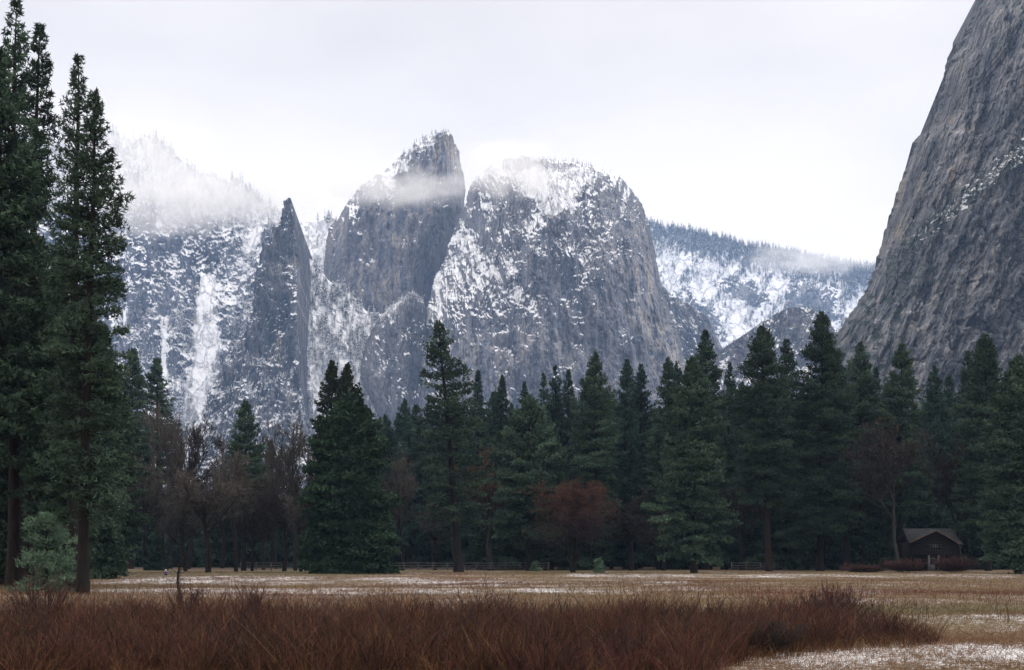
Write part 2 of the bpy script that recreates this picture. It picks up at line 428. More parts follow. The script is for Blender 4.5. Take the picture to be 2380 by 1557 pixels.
relief('tall_leaning_rock', DB, U, V, dep, d, rock_mat('leaning_granite', (0.088, 0.098, 0.13), (0.185, 0.175, 0.18), OC, 2.6),
       lambda U, V, n: sf2(U, V, n) + 0.05 * cap - 0.42 * sst(440, 500, V) + 0.3 * blot, 0.55 * sst(420, 330, V) * sst(990, 1030, U) + 0.22,
       label='tall leaning granite rock with pointed summit, a band of mist across it', center=(940, 0))

# --- wooded snowy gully between spire and leaning rock
top = [(600, 600), (690, 590), (722, 600), (745, 625), (765, 655), (795, 660), (830, 695), (850, 722), (880, 728), (905, 740), (1000, 800), (1200, 900)]
U, V = ridge_grid(top, 600, 1200, 1292, 4, 31)
k = DG / FU
slope = (1292 - V) * k * 0.62
d = rock_disp(U, V, k, 300, 0.9, 0.9)
sf3 = std_snow(0.36, 2.0, 25)
relief('gully', DG, U, V, slope - 250, d * 0.8, rock_mat('gully_granite', G1, G2, OC, 2.5),
       lambda U, V, n: sf3(U, V, n) + 0.72 + 0.3 * poly_w(U, V, [(790, 655), (835, 700), (870, 725), (860, 800), (845, 850), (800, 760), (770, 690)], 20, 7, 14), np.full_like(U, 0.1),
       label='snow-filled gully with trees between the spire and the leaning rock', center=(850, 0))

# --- thin spire
L = [(654, 461), (654, 474), (650, 478), (648, 490), (640, 518), (632, 524), (628, 544), (614, 548), (606, 572), (598, 580), (591, 650), (583, 700), (572, 750), (545, 800), (505, 862), (478, 930), (440, 1040), (380, 1292)]
R = [(675, 461), (676, 474), (680, 479), (680, 492), (683, 520), (688, 600), (691, 700), (693, 800), (696, 880), (704, 950), (745, 1040), (800, 1292)]
U, V, s = spire_grid(L, R, 461, 1292, 3.5, 41, 1)
k = DA / FU
slope = (1292 - V) * k * 0.20
wid = (U[:, -1:] - U[:, :1]) * k
d = rock_disp(U, V, k, 400, 1.1, 1.1, 0.0, 1.3) * 1.5
sf4 = std_snow(0.50, 2.6, 35)
lowr = sst(800, 960, V)
fir = poly_w(U, V, [(655, 830), (690, 820), (688, 860), (670, 872), (655, 860)], 12, 9, 9)
relief('pointed_spire', DA, U, V, slope + round_back(s, 1, 5)[None] * wid * 0.12, d, rock_mat('spire_granite', (0.07, 0.078, 0.10), (0.14, 0.14, 0.155), OC, 2.3),
       lambda U, V, n: sf4(U, V, n) - 0.26 + 0.62 * lowr + 0.16 * poly_w(U, V, [(600, 690), (690, 690), (690, 760), (620, 780)], 20, 1, 14) + 0.5 * fir,
       0.15 + 0.8 * poly_w(U, V, [(600, 760), (650, 740), (650, 850), (610, 860)], 14, 2, 12),
       label='thin pointed granite spire with a tiny block on its tip', center=(640, 0))

# --- lower buttress under the leaning rock
L = [(960, 688), (920, 700), (885, 728), (862, 760), (847, 800), (836, 860), (840, 890), (862, 930), (890, 1000), (900, 1292)]
R = [(962, 688), (985, 700), (1000, 760), (1010, 800), (1060, 1292)]
U, V, s = spire_grid(L, R, 688, 1292, 4, 51)
k = DE / FU
d = rock_disp(U, V, k, 500, 1.1, 0.5)
sf5 = std_snow(0.52, 2.6, 45)
relief('lower_buttress', DE, U, V, (1292 - V) * k * 0.2 + round_back(s, 150)[None], d, rock_mat('buttress_granite', (0.10, 0.105, 0.125), (0.165, 0.165, 0.18), OC, 2.4),
       lambda U, V, n: sf5(U, V, n) + 0.35 * sst(750, 700, V), np.full_like(U, 0.08), label='low dark granite buttress beneath the tall leaning rock', center=(930, 0))

# --- the big dome
L = [(1188, 362), (1165, 372), (1140, 385), (1110, 405), (1092, 430), (1080, 480), (1062, 520), (1042, 565), (1032, 600), (1010, 640), (1000, 690), (990, 720), (985, 780), (970, 830), (960, 890), (955, 950), (940, 1050), (900, 1292)]
R = [(1215, 362), (1290, 372), (1400, 388), (1440, 408), (1468, 436), (1492, 470), (1508, 520), (1522, 580), (1533, 640), (1549, 700), (1568, 760), (1589, 830), (1612, 900), (1645, 1000), (1720, 1292)]
U, V, s = spire_grid(L, R, 362, 1292, 5, 61, 2)
k = DC / FU
prof = np.where(V < 620, 1.0, 0.0)
slope = np.where(V > 560, (1292 - V) * k * 0.20, (1292 - 560) * k * 0.20 + (560 - V) * k * 0.62)
# upper left shoulder recedes in a ramp towards the notch
ramp_ = sst(1230, 1040, U) * sst(560, 780, 1340 - V) * 160
dep = slope + round_back(s, 330, 2.2)[None] + ramp_
d = rock_disp(U, V, k, 600, 1.25, 1.15, -0.10)
sf6 = std_snow(0.455, 2.9, 55)
field = poly_w(U, V, [(1214, 395), (1260, 380), (1340, 380), (1385, 395), (1375, 425), (1345, 450), (1335, 480), (1300, 500), (1262, 496), (1240, 470), (1214, 452), (1205, 425)], 26, 8, 22)
leftramp = poly_w(U, V, [(1085, 470), (1130, 445), (1195, 445), (1180, 490), (1150, 530), (1110, 565), (1060, 610), (1025, 660), (1000, 690), (1008, 640), (1045, 565)], 20, 9, 18)
ledge = poly_w(U, V, [(1205, 600), (1250, 572), (1310, 556), (1400, 575), (1450, 590), (1455, 635), (1400, 640), (1330, 600), (1290, 580), (1240, 600)], 20, 19, 14)
ledge = np.maximum(ledge, poly_w(U, V, [(1075, 580), (1150, 560), (1210, 600), (1215, 690), (1180, 735), (1130, 700), (1080, 660), (1010, 740), (1000, 715), (1060, 640)], 26, 39, 20))
ledge = np.maximum(ledge, poly_w(U, V, [(1430, 612), (1470, 640), (1485, 690), (1455, 670), (1435, 640)], 14, 43, 10))
ledge = np.maximum(ledge, 0.8 * poly_w(U, V, [(1240, 500), (1330, 505), (1345, 550), (1280, 545), (1220, 530)], 20, 45, 16))
bare = np.maximum(poly_w(U, V, [(1180, 455), (1235, 460), (1243, 505), (1190, 520)], 16, 51, 12), poly_w(U, V, [(1240, 605), (1300, 590), (1330, 620), (1320, 690), (1250, 680)], 20, 53, 14))
bare = np.maximum(bare, sst(1375, 1415, U + 0.10 * V - 50) * sst(395, 430, V) * 0.8)
gl = poly_w(U, V, [(1200, 660), (1245, 700), (1255, 740), (1225, 720), (1195, 690)], 14, 29, 12)
gul2 = poly_w(U, V, [(982, 715), (1002, 708), (998, 745), (972, 790), (975, 750)], 8, 13, 5)
gul3 = poly_w(U, V, [(1570, 770), (1590, 790), (1612, 870), (1590, 860)], 8, 13, 5)
clean = sst(690, 860, V)
east = sst(1420, 1500, U - (V - 500) * 0.12)
relief('big_dome', DC, U, V, dep, d, rock_mat('dome_granite', (0.09, 0.10, 0.13), (0.185, 0.185, 0.205), (0.28, 0.25, 0.20), 2.2),
       lambda U, V, n: sf6(U, V, n) + 0.02 + 0.85 * field + 0.30 * leftramp + 0.34 * ledge - 0.45 * bare + 0.35 * gl + 0.9 * gul2 + 0.5 * gul3 - 0.50 * clean - 0.3 * east,
       0.16 + 0.5 * east * sst(480, 560, V) + 0.2 * clean, label='broad granite dome in the middle with a snowfield below its top', center=(1290, 0))

# --- far wooded ridge on the right, a cliff spur in front of it, and the dark hump
top = [(1350, 480), (1480, 503), (1525, 520), (1600, 534), (1700, 560), (1800, 578), (1900, 596), (2030, 622), (2200, 660), (2500, 700)]
U, V = ridge_grid(top, 1350, 2500, 1292, 3, 71)
k = DF / FU
d = rock_disp(U, V, k, 700, 0.8, 1.0, 0.15)
sf7 = std_snow(0.40, 2.2, 65)
rockp = np.maximum(poly_w(U, V, [(1550, 680), (1600, 672), (1640, 710), (1680, 740), (1680, 790), (1600, 760)], 20, 3, 22), poly_w(U, V, [(1840, 650), (1900, 640), (1960, 690), (1960, 760), (1900, 730), (1800, 740), (1830, 700)], 24, 5, 22))
rockp = np.maximum(rockp, poly_w(U, V, [(1660, 650), (1720, 640), (1800, 690), (1770, 710), (1700, 690)], 24, 5, 22) * 0.7)
relief('far_ridge', DF, U, V, (1292 - V) * k * 0.75, d * 0.9, rock_mat('far_granite', (0.12, 0.125, 0.14), (0.2, 0.2, 0.21), OC, 4.5),
       lambda U, V, n: sf7(U, V, n) + 0.72 - 0.95 * rockp - 0.12 * sst(620, 560, V), np.full_like(U, 0.1),
       label='distant snow-covered ridge with dark trees along its crest', center=(1900, 0))
top = [(1440, 640), (1530, 655), (1560, 685), (1600, 705), (1640, 735), (1665, 780), (1690, 830), (1715, 900), (1800, 1000)]
U, V = ridge_grid(top, 1440, 1800, 1292, 4, 81)
k = DH / FU
d = rock_disp(U, V, k, 800, 1.1, 0.8, -0.3)
sf8 = std_snow(0.50, 2.6, 75)
relief('cliff_spur', DH, U, V, (1292 - V) * k * 0.28 , d, rock_mat('spur_granite', (0.10, 0.105, 0.125), (0.165, 0.165, 0.18), OC, 3.0),
       lambda U, V, n: sf8(U, V, n) + 0.22 * sst(790, 690, V), np.full_like(U, 0.1), label='dark cliff spur behind the right foot of the dome', center=(1560, 0))
top = [(1560, 890), (1610, 860), (1660, 832), (1690, 800), (1730, 778), (1770, 748), (1810, 725), (1850, 710), (1885, 712), (1915, 740), (1945, 772), (1990, 820), (2150, 900)]
U, V = ridge_grid(top, 1560, 2150, 1292, 4, 91)
DH2 = 3600; k = DH2 / FU
d = rock_disp(U, V, k, 900, 1.1, 0.8, 0.3)
sf9 = std_snow(0.55, 2.4, 85)
relief('dark_hump', DH2, U, V, (1292 - V) * k * 0.45, d, rock_mat('hump_granite', (0.085, 0.088, 0.10), (0.155, 0.15, 0.155), (0.2, 0.14, 0.11), 2.6),
       lambda U, V, n: sf9(U, V, n) + 0.16 * sst(800, 720, V), np.full_like(U, 0.25), label='dark rounded hump of rock left of the great cliff', center=(1850, 0))

# --- great cliff on the right
L = [(2335, -130), (2300, -20), (2284, 8), (2252, 52), (2236, 108), (2216, 128), (2196, 200), (2181, 262), (2170, 290), (2132, 318), (2116, 370), (2096, 420), (2084, 470), (2066, 512), (2050, 560), (2040, 610), (2026, 640), (2010, 682), (1978, 730), (1950, 765), (1934, 795), (1905, 850), (1880, 950), (1800, 1292)]
R = [(2950, -130), (2990, 1292)]
U, V, s = spire_grid(L, R, -130, 1292, 10, 101, 3)
k = DI / FU
ledgeline = 345 + (2379 - U) * 0.86                      # the ramp with snow and bushes
off = V - ledgeline + 16 * fbm(U / 50, V / 50, 3, 4)
slope = (1292 - V) * k * 0.16 + np.clip(ledgeline - V, 0, 60) * k * 0.55
d = rock_disp(U, V, k, 1000, 1.5, 0.16, 0.34, 1.5) * 1.1
d += 5.5 * k * (1 - ridged((U + 0.30 * V) / 20, V / 130, 1010, 5, 0.6)) * 1.5
d += 4.0 * k * fbm((U + 0.3 * V) / 7, V / 26, 1013, 4, 0.6)
crk = sst(0.80, 0.95, ridged((U + 0.34 * V) / 95 + 0.25 * fbm(U / 25, V / 25, 1017, 3), V / 260, 1016, 2)) + 0.8 * sst(0.84, 0.95, ridged((U + 0.9 * V) / 120, (V - 0.4 * U) / 70, 1019, 2))
d += 16 * k * crk
blk = fbm((U + 0.3 * V) / 30, V / 44, 1021, 3) * 6; fb = np.floor(blk); d += 5.5 * k * (fb + sst(0.72, 1.0, blk - fb))
# overlapping leaning slabs below the ramp
msk = sst(-0.2, 0.3, fbm(U / 60, V / 90, 1099, 3))
h = (U + 0.62 * V) / 85 + 0.9 * fbm((U + 0.6 * V) / 80, V / 260, 1100, 3); fr = h - np.floor(h)
d += -10 * k * (fr ** 2) * sst(-20, 120, off) * msk * 1.6
h = (U + 0.15 * V) / 44 + 0.7 * fbm(U / 70, V / 160, 1120, 4); fr = h - np.floor(h)
d += -7 * k * (fr ** 2) * sst(40, -80, off) * msk
cave = poly_w(U, V, [(2225, 745), (2262, 735), (2300, 748), (2330, 772), (2290, 765), (2240, 762)], 12, 21, 8)
d += cave * 16
rampw = sst(46, 10, np.abs(off)) * sst(2030, 2090, U)
nse = fbm(U / 11, V / 8, 1200, 4)
sfi = std_snow(0.62, 2.0, 95)
veg = np.clip(rampw * sst(-0.25, 0.15, nse), 0, 1) * 0.85
veg = np.maximum(veg, sst(0.05, 0.3, fbm(U / 26, V / 20, 1300, 4)) * sst(2180, 2040, U) * sst(590, 650, V) * 0.95)
veg = np.maximum(veg, poly_w(U, V, [(2040, 610), (2130, 600), (2190, 640), (2170, 700), (2090, 680)], 50, 22, 40) * sst(-0.05, 0.2, nse) * 0.9)
relief('great_cliff', DI, U, V, slope + round_back(s, 190, 3.0)[None] * (s < 0.5)[None] - 120 * s[None], d,
       rock_mat('great_cliff_granite', (0.048, 0.054, 0.066), (0.165, 0.168, 0.182), (0.27, 0.21, 0.12), 1.0, lean=-0.28),
       lambda U, V, n: sfi(U, V, n) * 0.35 + rampw * (sst(0.0, 0.35, nse) * 0.95 + 0.12) * sst(2080, 2200, U), 
       0.12 + 0.75 * sst(0.02, 0.35, fbm(U / 40, V / 60, 1400, 3)) * sst(60, -60, V - 560) * sst(2300, 2120, U), veg,
       label='great near granite cliff rising out of the frame at right', center=(2500, 0))

# ------------------------------------------------------------------ far trees on the mountains (one mass each)
def tiny_conifers(name, label, pos, H, W, mat_, seed, tiers=6):
    rng = np.random.default_rng(seed)
    B = len(pos); acc = Acc()
    # trunk spike
    P = np.stack([pos, pos + np.stack([0 * H, 0 * H, H], -1)], 1)
    Vt, Ft = tubes(P, np.stack([H * 0.018, H * 0.004], 1), 3); acc.add(Vt, Ft, 0.0)
    for i in range(tiers):
        f = (i + 0.4) / tiers
        z0 = H * (0.12 + 0.80 * f); rad = W * (1 - f) ** 0.85 + 0.03 * W
        for j in range(5):
            a = rng.uniform(0, 2 * np.pi, B); r = rad * rng.uniform(0.6, 1.3, B)
            zz = z0 + H * rng.uniform(-0.06, 0.06, B)
            c = pos + np.stack([0 * a, 0 * a, zz + H * 0.07], -1)
            w = rad * 0.5 * rng.uniform(0.6, 1.2, B)
            t1 = pos + np.stack([np.cos(a) * r - np.sin(a) * w, np.sin(a) * r + np.cos(a) * w, zz - H * 0.03], -1)
            t2 = pos + np.stack([np.cos(a) * r + np.sin(a) * w, np.sin(a) * r - np.cos(a) * w, zz - H * 0.03], -1)
            Vv = np.stack([c, t1, t2], 1).reshape(-1, 3); Ff = np.arange(3 * B).reshape(-1, 3)
            acc.add(Vv, Ff, np.repeat(rng.uniform(0, 1, B), 3))
    o = acc.build(name, mat_); tag(o, label, 'forest', None, 'stuff'); return o
def far_tree_mat(name, green, snow, amt):
    m, t, p = new_mat(name)
    g = N(t, 'ShaderNodeNewGeometry'); sp = N(t, 'ShaderNodeSeparateXYZ'); t.links.new(g.outputs['True Normal'], sp.inputs[0])
    up = M(t, 'ABSOLUTE', sp.outputs['Z'], 0.0)
    v = M(t, 'ADD', attr(t, 'tone'), M(t, 'MULTIPLY', up, 0.5))
    c = mixc(t, mrange(t, v, amt, amt + 0.35), green, snow)
    t.links.new(c, p.inputs['Base Color']); return m
m_snowtree = far_tree_mat('snowy_far_trees', (0.06, 0.07, 0.085), (0.74, 0.75, 0.79), 0.52)
m_darktree = far_tree_mat('dark_far_trees', (0.05, 0.062, 0.062), (0.55, 0.57, 0.60), 0.80)
def pick(name, n, wfn, rng):
    U, V, P, nzv = REL[name]
    w = wfn(U, V, nzv).ravel(); w = np.clip(w, 0, None); w = w / w.sum()
    idx = rng.choice(w.size, n, p=w)
    return P.reshape(-1, 3)[idx], U.ravel()[idx], V.ravel()[idx]
rng = np.random.default_rng(7)
pp = []; hh = []
def grab(name, n, wfn, h0, h1):
    p, u, v = pick(name, n, wfn, rng); pp.append(p - np.array([0, 0, 2.0])); hh.append(rng.uniform(h0, h1, n))
grab('gully', 1500, lambda U, V, n: (0.15 + sst(-0.2, 0.3, fbm(U / 30, V / 60, 9, 3))) * sst(1040, 960, V) * sst(980, 900, U), 14, 34)
grab('gully', 500, lambda U, V, n: sst(860, 960, V) * sst(1100, 1050, V) * sst(1010, 960, U), 14, 30)
grab('mountain_wall', 1300, lambda U, V, n: sst(640, 760, V) * sst(1060, 1000, V) * sst(0.0, 0.3, fbm(U / 50, V / 90, 19, 3)) * sst(240, 280, U) * (chute.shape and 1), 14, 34)
grab('mountain_wall', 420, lambda U, V, n: sst(560, 480, V) * sst(240, 260, U) * sst(700, 640, U) * sst(0.25, 0.5, n), 14, 36)
grab('mountain_wall', 130, lambda U, V, n: (V < lerp_line([(-300, 330), (262, 300), (420, 370), (600, 450), (900, 560)], 0, 1, U) + 14).astype(float) * sst(240, 262, U), 18, 40)
grab('pointed_spire', 550, lambda U, V, n: sst(760, 900, V) * sst(1080, 1020, V) * sst(0.3, 0.6, n), 8, 20)
grab('big_dome', 1500, lambda U, V, n: sst(0.35, 0.7, n) * sst(760, 640, V) * (0.4 + sst(0, 0.3, fbm(U / 40, V / 40, 29, 3))), 5, 13)
grab('big_dome', 50, lambda U, V, n: (V < 425).astype(float) * sst(1250, 1290, U) * sst(0.3, 0.6, n), 10, 18)
grab('tall_leaning_rock', 220, lambda U, V, n: sst(520, 440, V) * sst(0.3, 0.6, n), 8, 20)
grab('lower_buttress', 160, lambda U, V, n: sst(780, 710, V) * sst(0.2, 0.5, n), 8, 22)
grab('cliff_spur', 200, lambda U, V, n: sst(840, 700, V) * sst(0.3, 0.6, n), 8, 20)
P_ = np.concatenate(pp); H_ = np.concatenate(hh)
tiny_conifers('snowy_trees', 'snow-dusted conifers clinging to the ledges and gullies of the rocks', P_, H_, H_ * 0.2, m_snowtree, 3)
pp = []; hh = []
grab('far_ridge', 2600, lambda U, V, n: sst(75, 10, V - lerp_line([(1350, 480), (1525, 520), (1700, 560), (2030, 622), (2500, 700)], 0, 1, U)) * sst(1450, 1500, U) * sst(2150, 2050, U), 22, 48)
grab('far_ridge', 1100, lambda U, V, n: sst(0.0, 0.3, fbm((U + V * .6) / 22, V / 120, 39, 3)) * sst(790, 700, V) * sst(1450, 1500, U) * sst(2100, 2040, U), 18, 42)
grab('dark_hump', 500, lambda U, V, n: sst(880, 780, V) * sst(0.2, 0.5, n), 8, 20)
P_ = np.concatenate(pp); H_ = np.concatenate(hh)
tiny_conifers('ridge_trees', 'dark snow-flecked conifers thick along the distant ridge', P_, H_, H_ * 0.2, m_darktree, 4)
# bushes on the great cliff: low round clumps
Uc, Vc, Pc, nzc = REL['great_cliff']
w = veg.ravel() ** 1.5; w[(Uc.ravel() > 2450)] = 0; w /= w.sum()
idx = rng.choice(w.size, 2600, p=w); pc = Pc.reshape(-1, 3)[idx]
acc = Acc()
for j in range(14):
    dv = nrm(rng.normal(size=pc.shape)); dv[:, 1] = -np.abs(dv[:, 1]); r = rng.uniform(1.0, 2.6, (len(pc), 1))
    c = pc + dv * r; a = nrm(rng.normal(size=pc.shape)) * r * 0.55; b = nrm(rng.normal(size=pc.shape)) * r * 0.55
    acc.add(np.stack([c, c + a, c + b], 1).reshape(-1, 3), np.arange(3 * len(pc)).reshape(-1, 3), np.repeat(rng.uniform(0, 1, len(pc)), 3))
tag(acc.build('cliff_bushes', far_tree_mat('cliff_bush_leaves', (0.03, 0.042, 0.038), (0.40, 0.42, 0.44), 1.05)), 'grey-green bushes on the ramps of the great cliff', 'bushes', None, 'stuff')

# ------------------------------------------------------------------ meadow ground
ys = np.concatenate([[-250, -60, 0, 15], np.geomspace(26, 480, 420), np.geomspace(520, 9000, 40)])
sx = np.linspace(-1, 1, 701)
Xg = sx[None] * (260 + np.clip(ys, 0, None) * 0.62)[:, None]; Yg = np.repeat(ys[:, None], 701, 1)
Zg = 0.10 * fbm(Xg / 14, Yg / 14, 77, 3) * (Yg > 20) + 0.25 * fbm(Xg / 70, Yg / 70, 78, 2) * sst(90, 160, Yg)
def ground_uv(X, Y):
    Yc = np.maximum(Y, 5); return CU + X / Yc * FU, HV + CAM_H / Yc * FU
def ground_attrs(X, Y):
    u, v = ground_uv(X, Y)
    n1 = fbm(X / 7, Y / 10, 81, 4); n2 = fbm(X / 26, Y / 34, 82, 3); n3 = fbm(X / 2.2, Y / 2.6, 83, 3)
    snow = 0.15 + 0.50 * n1 + 0.34 * n2
    def band(u0, u1, v0, v1, w, s=6):
        return w * sst(u0 - 60, u0 + 60, u) * sst(u1 + 60, u1 - 60, u) * sst(v0 - s, v0 + s, v) * sst(v1 + s, v1 - s, v)
    snow = snow + band(1620, 2500, 1500, 1600, 0.24, 12) + band(2040, 2500, 1428, 1470, 0.26, 8) + band(1900, 2500, 1388, 1404, 0.18, 3)
    snow = snow + band(180, 1000, 1340, 1356, 0.20, 3) + band(900, 1600, 1345, 1362, 0.20, 3) + band(1300, 2379, 1334, 1342, 0.28, 2) + band(200, 1500, 1366, 1380, 0.30, 3)
    snow = snow - 0.5 * sst(270, 300, Y) - band(1900, 2500, 1405, 1425, 0.3) - band(2160, 2500, 1478, 1496, 0.2)
    red = np.clip(0.42 + 1.1 * n2 + 0.5 * n1 + band(1700, 2500, 1374, 1384, 0.5, 3) + band(900, 1700, 1352, 1362, 0.3, 3), 0, 1)
    grn = np.clip(0.9 * fbm(X / 40, Y / 30, 84, 3) + band(200, 900, 1322, 1340, 0.6, 4) + band(1900, 2500, 1405, 1425, 0.8, 5) + band(900, 2379, 1326, 1334, 0.5, 3), 0, 1)
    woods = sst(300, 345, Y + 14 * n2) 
    return snow + 0.25 * n3, red, grn, woods
sn, rd, gr_, wd = ground_attrs(Xg, Yg)
gm, t, p = new_mat('meadow_ground')
pos = geo_pos(t)
f1 = noise(t, pos, 2.2, 4, 0.65); f2 = noise(t, pos, 9.0, 3, 0.6); f3 = noise(t, pos, 0.35, 3, 0.5)
c = mixc(t, mrange(t, f1, 0.32, 0.68), (0.074, 0.052, 0.031), (0.155, 0.115, 0.066))
c = mixc(t, M(t, 'MULTIPLY', attr(t, 'red'), 0.8), c, (0.11, 0.055, 0.035))
c = mixc(t, M(t, 'MULTIPLY', attr(t, 'green'), 0.7), c, (0.10, 0.105, 0.055))
c = mixc(t, 1.0, c, mrange(t, f2, 0.3, 0.7, 0.6, 1.3), 'MULTIPLY')
s_ = M(t, 'ADD', attr(t, 'snow'), M(t, 'ADD', M(t, 'MULTIPLY', M(t, 'SUBTRACT', f1, 0.5), 1.7), M(t, 'MULTIPLY', M(t, 'SUBTRACT', f2, 0.5), 1.9)))
c = mixc(t, mrange(t, s_, 0.40, 0.56), c, (0.50, 0.505, 0.52))
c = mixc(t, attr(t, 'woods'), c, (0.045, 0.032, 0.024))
t.links.new(c, p.inputs['Base Color'])
bp = N(t, 'ShaderNodeBump'); bp.inputs['Strength'].default_value = 0.8; bp.inputs['Distance'].default_value = 0.12
t.links.new(f1, bp.inputs['Height']); t.links.new(bp.outputs[0], p.inputs['Normal'])
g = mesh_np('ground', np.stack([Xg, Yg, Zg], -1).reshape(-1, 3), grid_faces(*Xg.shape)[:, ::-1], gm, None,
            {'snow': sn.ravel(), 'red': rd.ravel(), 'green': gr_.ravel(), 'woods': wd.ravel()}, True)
tag(g, 'flat winter meadow of tan grass with thin patches of snow', 'meadow', None, 'structure')

# ------------------------------------------------------------------ conifers
def conifer_mesh(H, R, cb, nb, seed, kind='pine', dens=1.0, nlen=0.38, bend=(0, 0), trad=None, gap=0.0, wid=0.26):
    rng = np.random.default_rng(seed)
    trad = trad or H * 0.011 + 0.08
    wood = Acc()
    zz = np.linspace(0, 1, 14)
    wv = np.stack([0.006 * H * np.sin(zz * 5 + seed) * zz, 0.006 * H * np.cos(zz * 4 + seed * 2) * zz], 1)
    def axis(f):
        f = np.asarray(f)
        bx = bend[0] * f + 0.006 * H * np.sin(f * 5 + seed) * f
        by = bend[1] * f + 0.006 * H * np.cos(f * 4 + seed * 2) * f
        return np.stack([bx, by, f * H], -1)
    rr = trad * (1 - zz) ** 0.8 + 0.02; rr[0] *= 1.35
    Pt = axis(zz); Pt[0, 2] -= 0.3
    V_, F_ = tubes(Pt[None], rr[None], 8); wood.add(V_, F_)
    nb = int(nb * 1.45)
    f = 1 - (1 - cb) * rng.uniform(0, 1, nb) ** 1.22
    q_ = 0.35 + 0.5 * (1 - f)
    f = np.round(f * H / q_) * q_ / H + rng.normal(0, 0.0025, nb)      # loose whorls
    f = np.clip(f, cb, 0.993); tt = (f - cb) / (1 - cb); x_ = 1 - tt
    if kind == 'pine':
        prof = 1.06 * (1 - np.exp(-x_ / 0.34)) * (1 - 0.2 * sst(0.75, 1.0, x_))
        el = np.radians(-16 + 52 * tt ** 1.5 + rng.normal(0, 7, nb)); sag = -0.10
    elif kind == 'spruce':
        prof = (1 - np.exp(-x_ / 0.40)) * 1.05; el = np.radians(-22 + 50 * tt ** 1.7 + rng.normal(0, 6, nb)); sag = 0.02
    else:
        prof = (1 - np.exp(-x_ / 0.32)); el = np.radians(-14 + 64 * tt ** 1.4 + rng.normal(0, 8, nb)); sag = 0.05
    az = rng.uniform(0, 2 * np.pi, nb)
    lump = 1 + 0.28 * np.sin(az * 2 + f * 21 + seed) * np.cos(f * 37 + seed)
    L = R * prof * lump * np.where(rng.uniform(0, 1, nb) < 0.15, rng.uniform(1.0, 1.18, nb), rng.uniform(0.62, 1.0, nb)) + 0.22
    keep = rng.uniform(0, 1, nb) > gap * (1 - tt)
    f, tt, el, az, L = (a[keep] for a in (f, tt, el, az, L)); nb = len(f)
    o = axis(f); dr = np.stack([np.cos(az), np.sin(az), 0 * az], -1)
    s4 = np.array([0, 0.35, 0.7, 1.0])
    z_ = np.tan(el)[:, None] * s4 * L[:, None] + (-sag) * L[:, None] * s4 ** 2 * 1.0
    Pb = o[:, None] + dr[:, None] * (L[:, None] * s4)[..., None]; Pb[..., 2] += z_
    rb = (0.012 * L + 0.02)[:, None] * (1.15 - s4)[None]
    V_, F_ = tubes(Pb, rb, 3); wood.add(V_, F_)
    # tufts along the branches
    nt_ = np.maximum(5, (L * L * 1.5 + L * 6.0 + 2) * dens * 1.1).astype(int)
    bi = np.repeat(np.arange(nb), nt_); n = len(bi)
    s = rng.uniform(0, 1, n) ** 0.62; s = 0.16 + 0.86 * s
    lat = rng.normal(0, 1, n) * 0.24 * L[bi] * np.sin(np.pi * np.clip(s, 0, 1) * 0.75 + 0.25) * 0.9
    side = np.stack([-dr[bi, 1], dr[bi, 0], 0 * lat], -1)
    c = o[bi] + dr[bi] * (L[bi] * s)[:, None] + side * lat[:, None]
    c[:, 2] += np.tan(el[bi]) * s * L[bi] - sag * L[bi] * s ** 2 + rng.normal(0, 0.10 + 0.03 * L[bi].mean(), n) - 0.06 * np.abs(lat)
    K = 5
    c = np.repeat(c, K, 0); bo = np.repeat(bi, K)
    out_ = dr[bo]
    if kind == 'cedar':
        dd = nrm(rng.normal(size=c.shape) * 0.8 + out_ * 0.7 + np.array([0, 0, 0.15])); ww = 0.42
    else:
        dd = nrm(rng.normal(size=c.shape) * 0.75 + out_ * 0.5 + np.array([0, 0, 0.40])); ww = wid
    ln = nlen * rng.uniform(0.6, 1.3, (len(c), 1))
    pr = nrm(np.cross(dd, rng.normal(size=c.shape))) * ln * ww
    V_ = np.stack([c - pr, c + pr, c + dd * ln], 1).reshape(-1, 3)
    tone_b = rng.uniform(0, 1, nb); tone = np.clip(0.50 * tone_b[bi] ** 1.5 + 0.30 * rng.uniform(0, 1, n) ** 1.5 + 0.22 * (s - 0.3), 0, 1)  # random tone plus lighter tips: highlights painted into the needle colour
    tone = np.repeat(np.repeat(tone, K), 3)
    crown = Acc(); crown.add(V_, np.arange(len(V_)).reshape(-1, 3), tone)
    return wood, crown
def conifer(name, loc, H, R, cb, nb, seed, kind, label, cat='pine tree', group=None, leaf='needle', bark='bark', **kw):
    root = empty(name, loc)
    w, c = conifer_mesh(H, R, cb, nb, seed, kind, **kw)
    w.build('trunk', MAT[bark], root, True); c.build('crown', MAT[leaf], root)
    tag(root, label, cat, group); return root

def place(u_base, v_top, Y, u_top=None):
    """foot on the ground at column u_base, height from the row of the tip"""
    b = np.array([(u_base - CU) / FU * Y, Y, 0.0]); H = CAM_H + (HV - v_top) / FU * Y
    lean = 0 if u_top is None else (u_top - u_base) / FU * Y
    return b, H, lean
def hero(name, ub, vt, Y, R, cb, nb, seed, kind, label, ut=None, **kw):
    b, H, lean = place(ub, vt, Y, ut)
    return conifer(name, b, H, R, cb, nb, seed, kind, label, bend=(lean, 0), **kw)

